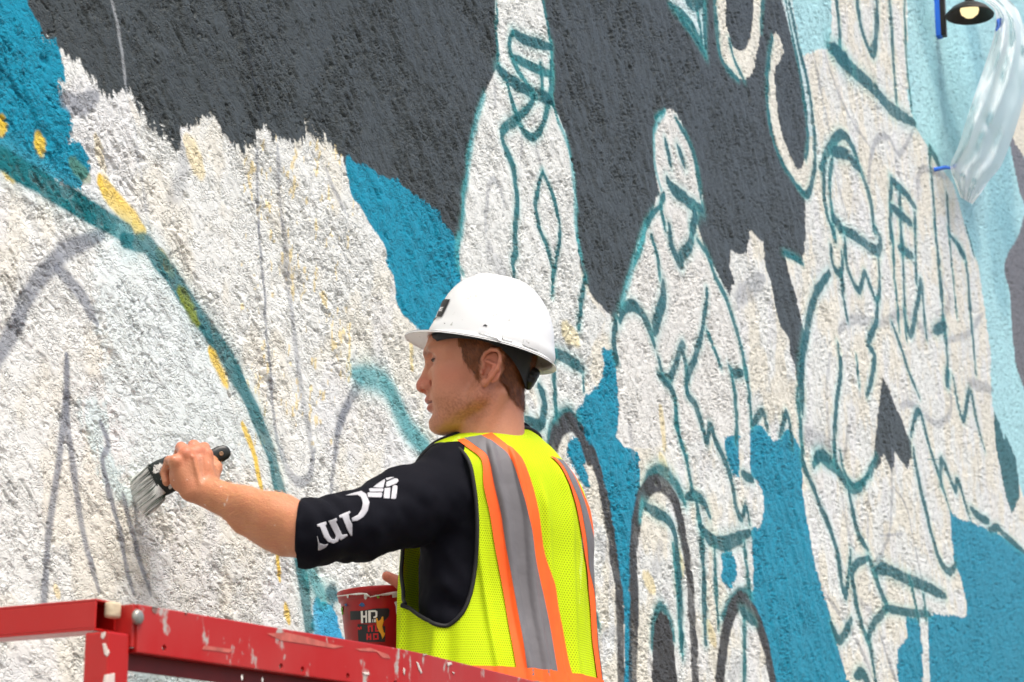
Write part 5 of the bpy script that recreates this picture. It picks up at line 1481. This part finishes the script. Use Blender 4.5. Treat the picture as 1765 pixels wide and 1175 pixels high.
# bristles
nb = 1800; rg = np.random.default_rng(3)
ax3, wd3, th3 = bframe(fer0, tip_c)
wv = rg.uniform(-1, 1, nb); tv = rg.uniform(-1, 1, nb)
tip_w = camp(228, 832, 3.8), camp(233, 891, 3.8)
secs = [section(fer0 * (1 - s) + tip_c * s, wd3, th3, hw, ht, 24, 5) for s, hw, ht in ((-.05, .0285, .0085), (0.3, .0300, .0080), (0.62, .0315, .0060), (0.86, .0325, .0035))]
loft_mb(secs).build("bristle_core", simple("wet_bristle_core", srgb(222, 224, 216), 0.5, bump=0.6, bscale=200, var=0.15, vscale=120), brush, True)
V = []; F = []; C = []
wall_n = np.array([0, 1.0, 0]) @ MC[:3, :3]
for k in range(nb):
    b0 = fer0 - ax2 * 0.004 + wd2 * 0.0295 * wv[k] + th2 * 0.0102 * tv[k]
    e0 = tip_c + wd3 * (0.0350 * wv[k] + rg.normal(0, 0.0012)) + th3 * 0.0095 * tv[k] + ax3 * rg.normal(-0.003, 0.004) + rg.normal(0, 0.0006, 3)
    # keep every tip just off the stucco
    ew = c2w(e0); ew[1] = min(ew[1], WD - 0.002); e0 = (ew - CAM) @ MC[:3, :3]
    mid = b0 * 0.74 + e0 * 0.26 + wd3 * 0.002 * wv[k] - wall_n * 0.003
    r = 0.0010; col = srgb(244, 244, 238) if rg.random() < 0.92 else srgb(110, 130, 116)
    if abs(wv[k]) > 0.9 and rg.random() < 0.4: col = srgb(58, 84, 64)
    green = srgb(30, 54, 44)
    for q, (p, rr) in enumerate(((b0, r), (mid, r * 0.9), (e0, r * 0.3))):
        for a in range(3):
            t = 2 * math.pi * a / 3
            V.append(c2w(p + rr * (wd3 * math.cos(t) + th3 * math.sin(t)))); C.append(green if (q == 0 or (q == 1 and rg.random() < 0.35)) else col)
    n0 = k * 9
    for q in range(2):
        for a in range(3):
            F.append((n0 + q * 3 + a, n0 + q * 3 + (a + 1) % 3, n0 + q * 3 + 3 + (a + 1) % 3, n0 + q * 3 + 3 + a))
bme = new_mesh("bristles", V, np.array(F), False); set_col(bme, np.array(C))
br = link("bristles", bme, attr_mat("paint_loaded_bristles", 0.4, 0, 0, 1, 0.4), brush); br['kind'] = 'stuff'

# ------------------------------------------------------------------ paint bucket
Wup = np.array([0, 0, 1.0])
bc0 = camp(652, 1020, 4.065)
bup = UPc * 0.99 + Xc * -0.06; bup /= np.linalg.norm(bup); bupw = bup @ MC[:3, :3].T
bucket = empty("paint_bucket", c2w(bc0) - bupw * 0.15)
tag(bucket, "red plastic paint bucket with black label and white drips held behind the rail", "bucket")
m_buck = splotch("red_bucket_plastic", srgb(158, 12, 14), srgb(104, 8, 12), 0.55, 0.8, 14, 0.38)
mb = MB()
prof = [(0.0, -0.150), (0.056, -0.150), (0.060, -0.147), (0.0695, -0.020), (0.0700, -0.016), (0.0735, -0.0155), (0.0765, 0.0), (0.0755, 0.0015), (0.0735, 0.0005), (0.066, -0.02), (0.057, -0.144), (0.0, -0.145)]
mb.lathe(c2w(bc0), bupw, prof, 72); tub = mb.build("tub", m_buck, bucket, True)
tub_me = tub.data
tub_bvh = BVHTree.FromPolygons([Vector(v) for v in get_co(tub_me).tolist()], [tuple(p.vertices) for p in tub_me.polygons])
paint = MB(); paint.lathe(c2w(bc0), bupw, [(0.0, -0.035), (0.0645, -0.035), (0.0648, -0.037)], 40); paint.build("paint", simple("wet_white_paint", srgb(232, 232, 226), 0.15), bucket, True)
def B5(*pts): return [(550 + x * 300 / 1762.0, 970 + y * 300 / 1762.0) for x, y in pts]
m_lab = simple("label_black", srgb(20, 22, 24), 0.45); m_wht = simple("dried_white_paint", srgb(222, 222, 214), 0.5, bump=0.4, bscale=120); m_red = simple("label_red", srgb(196, 22, 22), 0.45)
decal("label", [B5((316, 488), (430, 484), (560, 462), (700, 458), (714, 480), (706, 540), (690, 560), (660, 585), (590, 606), (440, 612), (420, 575), (318, 578)), B5((390, 620), (480, 622), (600, 640), (670, 640), (668, 800), (400, 800))], tub_bvh, m_lab, bucket, 0.0006, 0, 3)
decal("label_lettering", [B5((424, 488), (444, 486), (448, 610), (428, 610)), B5((444, 534), (470, 532), (472, 552), (446, 554)), B5((470, 486), (486, 484), (488, 606), (472, 606)), B5((498, 482), (524, 480), (526, 604), (500, 604)),
    B5((524, 480), (570, 478), (590, 492), (590, 540), (574, 558), (552, 560), (552, 542), (566, 540), (572, 530), (570, 502), (560, 496), (526, 498)), B5((540, 572), (552, 572), (552, 578), (546, 578), (546, 594), (552, 594), (552, 600), (540, 600)), B5((558, 572), (574, 572), (574, 600), (558, 600))], tub_bvh, m_wht, bucket, 0.0010, 0, 2)
decal("label_lettering", [B5((494, 632), (544, 630), (546, 696), (530, 696), (528, 648), (512, 648), (512, 698), (496, 698)), B5((566, 630), (582, 630), (584, 680), (610, 678), (610, 696), (568, 698)), B5((482, 716), (498, 716), (498, 740), (514, 740), (514, 716), (530, 716), (530, 780), (514, 780), (514, 758), (498, 758), (498, 780), (482, 780)),
    B5((546, 714), (600, 712), (604, 776), (548, 780), (547, 764), (588, 762), (586, 728), (562, 730), (564, 760), (548, 762)), B5((392, 650), (404, 648), (412, 664), (420, 646), (432, 644), (434, 672), (426, 674), (424, 660), (412, 682), (402, 662), (400, 676), (392, 678))], tub_bvh, m_red, bucket, 0.0010, 0, 2)
decal("paint_drip", [B5((150, 332), (240, 326), (400, 302), (480, 306), (500, 320), (520, 338), (560, 326), (620, 318), (700, 300), (780, 288), (838, 282), (838, 320), (800, 346), (742, 352), (736, 318), (640, 326), (590, 336), (520, 350), (492, 332), (484, 362), (468, 372), (456, 350), (458, 316), (380, 326), (304, 322), (298, 356), (288, 352), (284, 330), (180, 342)),
    B5((760, 400), (800, 376), (812, 400), (804, 430), (812, 500), (796, 526), (780, 516), (776, 440)), B5((824, 600), (852, 584), (858, 600), (830, 630)), B5((806, 650), (816, 654), (822, 690), (810, 696)), B5((812, 716), (826, 714), (822, 734))], tub_bvh, m_wht, bucket, 0.0014, 0.001, 2)
decal("paint_drip", [B5((574, 562), (588, 556), (600, 590), (624, 574), (634, 546), (648, 544), (654, 590), (640, 640), (654, 700), (668, 716), (660, 740), (640, 770), (626, 720), (604, 690), (588, 650)),], tub_bvh, simple("dried_yellow_paint", srgb(226, 160, 24), 0.45), bucket, 0.0014, 0.001, 2)
decal("paint_drip", [B5((200, 440), (216, 436), (248, 510), (240, 528), (228, 516)), B5((586, 338), (606, 330), (610, 354), (590, 358))], tub_bvh, simple("dried_green_paint", srgb(112, 190, 40), 0.45), bucket, 0.0014, 0.001, 2)
decal("paint_drip", [B5((404, 430), (430, 400), (456, 410), (466, 436), (440, 446)), B5((260, 420), (280, 410), (290, 432), (270, 440))], tub_bvh, simple("dried_blue_paint", srgb(30, 80, 130), 0.45), bucket, 0.0012, 0.0008, 2)

# ------------------------------------------------------------------ scissor lift: red guard rails round the platform
LC = wpt(188, 1034, 2.66)                                   # top of the corner
hd = np.array([ca, sa, 0.0]); rt = np.array([sa, -ca, 0.0])
yaw = math.radians(31)
d_r = hd * math.cos(yaw) + rt * math.sin(yaw)              # side rail, going right and away
d_l = hd * math.sin(yaw) - rt * math.cos(yaw)              # end rail, going left to the wall
zz = np.array([0, 0, 1.0])
AX = np.stack([d_r, d_l, zz])
lift = empty("scissor_lift", (LC[0], LC[1], 0.0))
tag(lift, "red steel scissor lift platform, chipped guard rail in front of the painter", "lift")
def red_paint(name, chip_lo, chip_hi, scale, pink):
    m, nt, b, out = mat_new(name)
    tc = N(nt, 'ShaderNodeTexCoord')
    n1 = N(nt, 'ShaderNodeTexNoise'); n1.inputs['Scale'].default_value = scale; n1.inputs['Detail'].default_value = 5; n1.inputs['Roughness'].default_value = 0.55
    n2 = N(nt, 'ShaderNodeTexNoise'); n2.inputs['Scale'].default_value = 9; n2.inputs['Detail'].default_value = 4
    mp = N(nt, 'ShaderNodeMapping'); mp.inputs['Scale'].default_value = (1, 1, 0.6)
    nt.links.new(tc.outputs['Object'], mp.inputs[0])
    for n in (n1, n2): nt.links.new(mp.outputs[0], n.inputs['Vector'])
    c1 = N(nt, 'ShaderNodeValToRGB'); c1.color_ramp.elements[0].position = 0.42; c1.color_ramp.elements[0].color = rgba(srgb(176, 14, 12)); c1.color_ramp.elements[1].position = 0.72; c1.color_ramp.elements[1].color = rgba(pink)
    nt.links.new(n2.outputs['Fac'], c1.inputs[0])
    c2 = N(nt, 'ShaderNodeValToRGB'); c2.color_ramp.elements[0].position = chip_lo; c2.color_ramp.elements[0].color = (0, 0, 0, 1); c2.color_ramp.elements[1].position = chip_hi; c2.color_ramp.elements[1].color = (1, 1, 1, 1)
    nt.links.new(n1.outputs['Fac'], c2.inputs[0])
    c3 = N(nt, 'ShaderNodeValToRGB'); c3.color_ramp.elements[0].position = 0.3; c3.color_ramp.elements[0].color = rgba(srgb(92, 80, 76)); c3.color_ramp.elements[1].position = 0.62; c3.color_ramp.elements[1].color = rgba(srgb(176, 168, 160))
    n3 = N(nt, 'ShaderNodeTexNoise'); n3.inputs['Scale'].default_value = 30; nt.links.new(mp.outputs[0], n3.inputs['Vector']); nt.links.new(n3.outputs['Fac'], c3.inputs[0])
    mx = N(nt, 'ShaderNodeMix', data_type='RGBA'); nt.links.new(c2.outputs[0], mx.inputs['Factor']); nt.links.new(c1.outputs[0], mx.inputs['A']); nt.links.new(c3.outputs[0], mx.inputs['B'])
    nt.links.new(mx.outputs['Result'], b.inputs['Base Color'])
    b.inputs['Roughness'].default_value = 0.3
    bp = N(nt, 'ShaderNodeBump'); bp.inputs['Strength'].default_value = 0.25; bp.inputs['Distance'].default_value = 0.001; nt.links.new(n1.outputs['Fac'], bp.inputs['Height']); nt.links.new(bp.outputs[0], b.inputs['Normal'])
    return m
m_red1 = red_paint("chipped_red_paint", 0.60, 0.66, 30, srgb(176, 50, 46))
m_red2 = red_paint("red_paint", 0.68, 0.71, 20, srgb(178, 28, 24))
m_dark = simple("shaded_hollow", srgb(34, 22, 18), 0.8, var=0.3, vscale=60); m_steel = simple("zinc_bolt", srgb(160, 158, 150), 0.4, 0.6, var=0.2, vscale=80)
m_speck = simple("pale_paint_spatter", srgb(214, 198, 188), 0.55)
def P3(a, b, c): return LC + d_r * a + d_l * b + zz * c
HW = 0.019                                                 # half width of the square tube
# corner post
mb = MB(); mb.box(P3(0, 0, -0.040 - 0.55), AX, (HW, HW, 0.55)); post = mb.build("post", m_red2, lift, False, 0.003)
# end rail: square tube with an open mouth at the corner
mb = MB(); RL = 0.46
for (cc, hh) in (((0, RL / 2 + 0.004, -0.0015), (HW, RL / 2, 0.0015)), ((0, RL / 2 + 0.004, -0.0365), (HW, RL / 2, 0.0015)), ((HW - 0.0015, RL / 2 + 0.004, -0.019), (0.0015, RL / 2, 0.016)), ((-HW + 0.0015, RL / 2 + 0.004, -0.019), (0.0015, RL / 2, 0.016))):
    mb.box(P3(*cc), AX, hh)
mb.build("end_rail", m_red2, lift, False, 0.0012)
mb = MB(); mb.box(P3(0, 0.05, -0.019), AX, (HW - 0.0035, 0.002, 0.0155)); mb.build("rail_hollow_shade", m_dark, lift)  # dark plate added inside the tube's mouth for the shade in its hollow
mb = MB(); mb.box(P3(0.004, -0.003, -0.012), AX, (0.010, 0.006, 0.010)); mb.build("weld_lump", simple("pale_weld", srgb(196, 180, 150), 0.7, bump=0.8, bscale=150), lift, True, 0.004)
mb = MB(); mb.box(P3(0, RL - 0.02, -0.040 - 0.55), AX, (HW, HW, 0.55)); mb.build("post", m_red2, lift, False, 0.003)
# side rail: angle iron, tall face outwards, flange behind its lower edge, with real bolt holes
SL = 1.75; SB = 0.62; BEND = math.radians(-9.5)              # the rail is bent a little, away from the camera's right
def rail_dir(s):
    k = sstep(SB - 0.10, SB + 0.10, np.asarray(s, float)); y = yaw + BEND * k
    return hd * np.cos(y)[..., None] + rt * np.sin(y)[..., None]
_s = np.linspace(0, SL, 400); _c = np.vstack([np.zeros(3), np.cumsum(rail_dir(_s[:-1] + _s[1] / 2) * _s[1], 0)])
def railpt(s, out, z):
    """point on the side rail: distance along, offset towards the platform, height"""
    s = np.asarray(s, float); c = np.stack([np.interp(s, _s, _c[:, k]) for k in range(3)], -1); d = rail_dir(s)
    nrm = np.cross(zz, d); return LC + c + nrm * out + zz * z
def sweep(mb, s0, s1, o0, o1, z0, z1, n=40):
    ss_ = np.linspace(s0, s1, n); V = []
    for s in ss_:
        V += [railpt(s, o0, z0), railpt(s, o1, z0), railpt(s, o1, z1), railpt(s, o0, z1)]
    F = [(4 * k + q, 4 * k + (q + 1) % 4, 4 * k + 4 + (q + 1) % 4, 4 * k + 4 + q) for k in range(n - 1) for q in range(4)] + [(3, 2, 1, 0), tuple(range(4 * n - 4, 4 * n))]
    mb.add(V, F)
def boolean_cut(o, cutters):
    for c in cutters:
        md = o.modifiers.new('c', 'BOOLEAN'); md.operation = 'DIFFERENCE'; md.object = c; md.solver = 'EXACT'
    dg = bpy.context.evaluated_depsgraph_get(); dg.update()
    me = bpy.data.meshes.new_from_object(o.evaluated_get(dg)); old = o.data; mats = [m for m in old.materials]
    o.modifiers.clear(); o.data = me; me.materials.clear()
    for m in mats: me.materials.append(m)
    for c in cutters:
        d = c.data; bpy.data.objects.remove(c); bpy.data.meshes.remove(d)
def cyl(p, axis, r, h, n=16):
    mb = MB(); mb.lathe(p, axis, [(0.00001, -h), (r, -h), (r, h), (0.00001, h)], n); o = mb.build("cutter", None); bm = bmesh.new(); bm.from_mesh(o.data); bmesh.ops.remove_doubles(bm, verts=bm.verts, dist=2e-5); bm.to_mesh(o.data); bm.free(); return o
FH = 0.029; FT = 0.003
mb = MB(); sweep(mb, HW + 0.006, SL, -HW - 0.004 - FT, -HW - 0.004 + FT, -0.004 - 2 * FH, -0.004); face = mb.build("side_rail", m_red1, lift, False, 0.0016)
hole_s = []
for px_, row in ((233, 1), (281, 1), (620 - 138, 1), (518, 1), (679, 1), (705, 1), (905, 1)):
    hole_s.append(px_)
def rail_s(px):
    """distance along the side rail at which it crosses a photograph column"""
    s = np.linspace(0, SL, 2000); q = w2px(railpt(s, -HW - 0.004, -0.03))
    return float(np.interp(px, q[:, 0], s))
holes = [(230, -0.047), (281, -0.046), (482, -0.0475), (519, -0.0475), (597, -0.0475), (679, -0.0475), (702, -0.0475), (850, -0.0475)]
boolean_cut(face, [cyl(railpt(rail_s(px), -HW - 0.004, z - 0.006), d_l, 0.0042, 0.02) for px, z in holes])
mb = MB(); sweep(mb, HW + 0.006, SL, -HW - 0.004 + FT + 0.0005, -HW + 0.03, -0.004 - 2 * FH, -0.004 - 2 * FH + 0.006); fl = mb.build("rail_flange", m_red2, lift, False, 0.0012)
mb = MB(); sweep(mb, HW + 0.006, SL, -HW + 0.010, -HW + 0.0144, -0.004 - 2 * FH - 0.0205, -0.004 - 2 * FH + 0.0005); shade_strip = mb.build("rail_shade_strip", simple("shaded_dark_red", srgb(104, 10, 10), 0.55, var=0.2, vscale=30), lift, False, 0.001)  # dark red strip added below the flange to stand for the rail's shaded underside
boolean_cut(shade_strip, [cyl(railpt(rail_s(px), -HW + 0.012, -0.004 - 2 * FH - 0.010), d_l, 0.0050, 0.02) for px in (233, 436, 471, 640, 760)])
boolean_cut(fl, [cyl(railpt(rail_s(px), -HW + 0.020, -0.004 - 2 * FH), zz, 0.0055, 0.02) for px in (233, 436, 471, 640, 760)])
mb = MB(); mb.box(P3(HW + 0.003, -0.006, -0.030), AX, (0.0030, 0.016, 0.026)); mb.build("rail_bracket", m_red1, lift, False, 0.001)
mb = MB(); mb.lathe(railpt(rail_s(232), -HW - 0.007, -0.020), -d_l, [(0.0, 0.006), (0.006, 0.006), (0.0085, 0.004), (0.0095, 0.0), (0.0, -0.002)], 20); mb.build("bolt", m_steel, lift, True)
# run of lower rails, toe board, deck and scissor stack below the frame
mb = MB(); mb.box(P3(HW + SL / 2, 0, -0.55), AX, (SL / 2, 0.016, 0.016)); mb.build("mid_rail", m_red2, lift, False, 0.002)
mb = MB(); mb.box(P3(SL + 0.03, 0, -0.59), AX, (HW, HW, 0.59)); mb.build("post", m_red2, lift, False, 0.003)
dz = DECK - LC[2]
mb = MB(); mb.box(P3(SL / 2, 0.28, dz - 0.03), AX, (SL / 2 + 0.05, 0.34, 0.029)); mb.build("deck", simple("deck_steel", srgb(110, 108, 104), 0.6, 0.3, bump=0.5, bscale=120, var=0.2, vscale=9), lift, False, 0.003)
mb = MB(); mb.box(P3(SL / 2, -0.04, dz + 0.075), AX, (SL / 2, 0.004, 0.075)); mb.build("toe_board", m_red2, lift)
for sgn in (-1, 1):
    for b_ in (0.05, 0.5):
        a0 = P3(0.15 if sgn > 0 else SL - 0.15, b_, -LC[2] + 0.28); a1 = P3(SL - 0.15 if sgn > 0 else 0.15, b_, dz - 0.08)
        v = a1 - a0; l_ = np.linalg.norm(v); v /= l_; s_ = np.cross(v, d_l)
        mb = MB(); mb.box((a0 + a1) / 2 + d_l * 0.02 * sgn, np.stack([v, d_l, s_]), (l_ / 2, 0.018, 0.03)); mb.build("scissor_arm", m_red2, lift)
mb = MB(); mb.box(P3(SL / 2, 0.28, -LC[2] + 0.20), AX, (SL / 2, 0.30, 0.09)); mb.build("chassis", m_red2, lift, False, 0.01)
for a_ in (0.2, SL - 0.2):
    for b_ in (-0.06, 0.62):
        mb = MB(); mb.lathe(P3(a_, b_, -LC[2] + 0.12), d_l, [(0.0, -0.05), (0.09, -0.05), (0.12, -0.035), (0.12, 0.035), (0.09, 0.05), (0.0, 0.05)], 28); mb.build("wheel", m_blk, lift, True)
# spatter and bare patches standing on the paint
lift_bvh = BVHTree.FromPolygons([Vector(v) for v in get_co(face.data).tolist()], [tuple(p.vertices) for p in face.data.polygons])
def C7(*pts): return [(x / 2.9367, 775 + y / 2.9367) for x, y in pts]
decal("chipped_patch", [C7((750, 760), (850, 775), (880, 790), (800, 800), (785, 830), (770, 820), (765, 790)), C7((925, 795), (945, 790), (948, 830), (935, 836))], lift_bvh, simple("bare_primer", srgb(128, 96, 88), 0.6, var=0.2, vscale=80), lift, 0.0006, 0, 3)
decal("paint_scrape", [C7((1350, 930), (1450, 925), (1560, 950), (1680, 985), (1740, 995), (1690, 1005), (1560, 985), (1420, 965)), C7((1030, 990), (1100, 1000), (1180, 1010), (1160, 1028), (1090, 1018), (1020, 1010)),
    B5((360, 870), (520, 860), (620, 900), (700, 930), (720, 970), (640, 960), (580, 900), (420, 890))], lift_bvh, simple("scraped_cream", srgb(188, 96, 84), 0.6, var=0.25, vscale=60), lift, 0.0006, 0, 3)
decal("paint_spatter", [B5((980, 1000), (1000, 1010), (1040, 1110), (1030, 1124), (1005, 1080)), B5((1040, 912), (1080, 904), (1090, 930), (1050, 940)), B5((1290, 1010), (1330, 1004), (1346, 1024), (1300, 1050)), B5((430, 1110), (500, 1108), (504, 1136), (460, 1134)), B5((1340, 1100), (1370, 1110), (1360, 1130)), B5((850, 1060), (870, 1080), (860, 1140), (848, 1110))], lift_bvh, m_speck, lift, 0.0008, 0.0004, 2)
post_bvh = BVHTree.FromPolygons([Vector(v) for v in get_co(post.data).tolist()], [tuple(p.vertices) for p in post.data.polygons])
def C0(*pts): return [(x * 300 / 1765.0, 1000 + y * 300 / 1765.0) for x, y in pts]
decal("paint_spatter", [C0((1040, 400), (1075, 420), (1070, 560), (1050, 600), (1025, 580)), C0((1040, 640), (1070, 640), (1110, 730), (1090, 775), (1060, 750)), C0((1060, 960), (1160, 940), (1160, 1080), (1040, 1080))], post_bvh, m_speck, lift, 0.0006, 0.0004, 2)

# ------------------------------------------------------------------ wall lamp, wrapped in film and masked with tape
def wallpt(px, py, out=0.0):
    u, z = px2wall([(px, py)])[0]; return np.array([u, WD - out, z])
lb = wallpt(1612, 20)
sc_ = float(w2px(lb)[2]) / FPX                            # metres per photograph pixel at the lamp
lamp = empty("wall_lamp", lb)
tag(lamp, "dark gooseneck wall lamp with round shade and lit bulb", "lamp")
m_lamp = simple("dark_bronze", srgb(46, 38, 32), 0.42, 0.5, var=0.15, vscale=20)
mb = MB(); ph = 0.16
mb.box(lb + [0.0, -0.035, -0.020], np.eye(3), (0.030, 0.033, ph)); mb.build("mount_box", m_lamp, lamp, False, 0.006)
sc_c = lb + np.array([0.0, -0.225, -0.055])
arm_p = catmull(np.array([lb + [0, -0.05, 0.10], lb + [0, -0.11, 0.20], lb + [0, -0.18, 0.20], sc_c + [0, 0, 0.09]]), 8)
mb = MB(); mb.tube(arm_p, 0.013, 10); mb.build("gooseneck", m_lamp, lamp, True)
mb = MB(); mb.lathe(sc_c, (0.0, -0.02, 1), [(0.158, -0.006), (0.160, 0.0), (0.150, 0.012), (0.120, 0.045), (0.075, 0.072), (0.035, 0.085), (0.028, 0.125), (0.020, 0.130), (0.020, 0.120), (0.030, 0.080), (0.072, 0.066), (0.116, 0.040), (0.147, 0.008), (0.158, -0.006)], 40)
mb.build("shade", m_lamp, lamp, True)
m_bulb, nt, b, out = mat_new("lit_bulb")
em = N(nt, 'ShaderNodeEmission'); em.inputs[0].default_value = (1.0, 0.80, 0.42, 1); em.inputs[1].default_value = 0.95; nt.links.new(em.outputs[0], out.inputs['Surface'])
mb = MB(); mb.lathe(sc_c + [0, 0, 0.040], (0, 0, 1), [(0.0, -0.058), (0.030, -0.052), (0.055, -0.030), (0.062, -0.004), (0.054, 0.024), (0.022, 0.040)], 24); mb.build("bulb", m_bulb, lamp, True)

# plastic film hanging from the lamp to the wall
film_c = [  # (photo x, y, distance from the wall): left edge and right edge, top to bottom
    ((1640, -14, .10), (1690, -30, .30)), ((1678, -8, .30), (1745, 5, .34)), ((1714, 18, .38), (1763, 40, .40)), ((1713, 60, .38), (1774, 90, .40)), ((1698, 110, .34), (1770, 140, .36)), ((1681, 160, .28), (1760, 190, .31)),
    ((1666, 205, .22), (1744, 240, .26)), ((1652, 250, .15), (1726, 285, .20)), ((1638, 284, .08), (1706, 310, .16)), ((1645, 310, .07), (1690, 334, .12)), ((1656, 340, .06), (1676, 352, .09))]
Lc = catmull(np.array([a for a, b in film_c], float), 6); Rc = catmull(np.array([b for a, b in film_c], float), 6)
nu_, nv_ = len(Lc), 26; G = []
for i in range(nu_):
    for j in range(nv_):
        w = j / (nv_ - 1); p = Lc[i] * (1 - w) + Rc[i] * w
        belly = 0.10 * math.sin(math.pi * w) ** 0.8 * (0.5 + 0.5 * math.sin(math.pi * i / (nu_ - 1)))
        fold = 0.014 * math.sin(w * 19 + i * 0.13) + 0.016 * float(noise2(np.array([w * 5.0]), np.array([i * 0.16]), 500)[0]) + 0.012 * float(noise2(np.array([w * 9.0 + i * 0.12]), np.array([i * 0.05]), 505)[0])
        fold += 0.012 * abs(float(noise2(np.array([w * 4.2 + i * 0.09]), np.array([i * 0.21 - w * 2.0]), 510)[0])) + 0.005 * abs(float(noise2(np.array([w * 9 - i * 0.2]), np.array([i * 0.4]), 515)[0]))
        P0 = wallpt(p[0], p[1], 0.0)
        # move out from the wall along the line of sight's level direction: keep the mapped height
        dv = CAM - P0; t = (p[2] + belly * 0.5 + fold) / (P0[1] - CAM[1]); G.append(P0 + dv * t)
m_film, nt, b, out = mat_new("clear_film")
tr = N(nt, 'ShaderNodeBsdfTransparent'); tr.inputs[0].default_value = (0.96, 0.98, 0.98, 1)
tl = N(nt, 'ShaderNodeBsdfTranslucent'); tl.inputs[0].default_value = (0.95, 0.95, 0.94, 1)
b.inputs['Base Color'].default_value = (0.93, 0.94, 0.93, 1); b.inputs['Roughness'].default_value = 0.3; b.inputs['Specular IOR Level'].default_value = 0.5
m1 = N(nt, 'ShaderNodeMixShader'); m1.inputs[0].default_value = 0.40; nt.links.new(b.outputs[0], m1.inputs[1]); nt.links.new(tl.outputs[0], m1.inputs[2])
lw = N(nt, 'ShaderNodeLayerWeight'); lw.inputs[0].default_value = 0.35
mr = N(nt, 'ShaderNodeMapRange'); mr.inputs[3].default_value = 0.40; mr.inputs[4].default_value = 0.97; nt.links.new(lw.outputs['Facing'], mr.inputs[0])
m2 = N(nt, 'ShaderNodeMixShader'); nt.links.new(mr.outputs[0], m2.inputs[0]); nt.links.new(tr.outputs[0], m2.inputs[1]); nt.links.new(m1.outputs[0], m2.inputs[2])
nt.links.new(m2.outputs[0], out.inputs['Surface'])
film_me = new_mesh("plastic_film", G, grid_faces(nu_, nv_), True)
film = link("plastic_film", film_me, m_film)
tag(film, "sheet of clear plastic film hanging from the wall lamp", "plastic sheet")
m_tape = simple("blue_painters_tape", srgb(24, 104, 214), 0.55, bump=0.2, bscale=300)
film_bvh = BVHTree.FromPolygons([Vector(v) for v in np.array(G).tolist()], [tuple(map(int, f)) for f in grid_faces(nu_, nv_)])
# tape strips
tp = MB(); tp.box(lb + [-0.0325, -0.018, -0.03], np.eye(3), (0.0015, 0.016, ph * 0.95)); o = tp.build("tape_strip", m_tape); tag(o, "long blue tape strip down the side of the lamp's wall box", "tape", "blue masking tape")
tp = MB(); tp.box(lb + [0.0, -0.020, -ph - 0.0225], np.eye(3), (0.033, 0.018, 0.0015)); o = tp.build("tape_strip", m_tape); tag(o, "short blue tape strip under the lamp's wall box", "tape", "blue masking tape")
a, b_ = wallpt(1606, 293, 0.014), wallpt(1637, 287, 0.050)
v = b_ - a; l_ = np.linalg.norm(v); v /= l_; up_ = np.array([0, 0, 1.0]) - v * v[2]; up_ /= np.linalg.norm(up_)
tp = MB()
for k in range(9):
    pass
Vt = []; 
for k in range(10):
    s = k / 9; c = a + v * l_ * s + np.array([0, -0.012 * math.sin(s * 3), 0.006 * math.sin(s * 7)])
    Vt += [c - up_ * (0.012 + 0.004 * math.sin(k)), c + up_ * (0.012 + 0.003 * math.cos(k * 1.7))]
tp.add(Vt, [(2 * k, 2 * k + 1, 2 * k + 3, 2 * k + 2) for k in range(9)])
o = tp.build("tape_strip", m_tape, None, True); md = o.modifiers.new('thickness', 'SOLIDIFY'); md.thickness = 0.001
tag(o, "blue tape strip holding the film's lower corner to the mural", "tape", "blue masking tape")
hit = ray_px(film_bvh, 1722, 40)
o = decal("tape_strip", [(1714, 34), (1727, 30), (1724, 44), (1717, 54), (1713, 50)], film_bvh, m_tape, None, 0.004, 0.001, 2.0)
tag(o, "blue tape scrap joining the film to the lamp shade's rim", "tape", "blue masking tape")
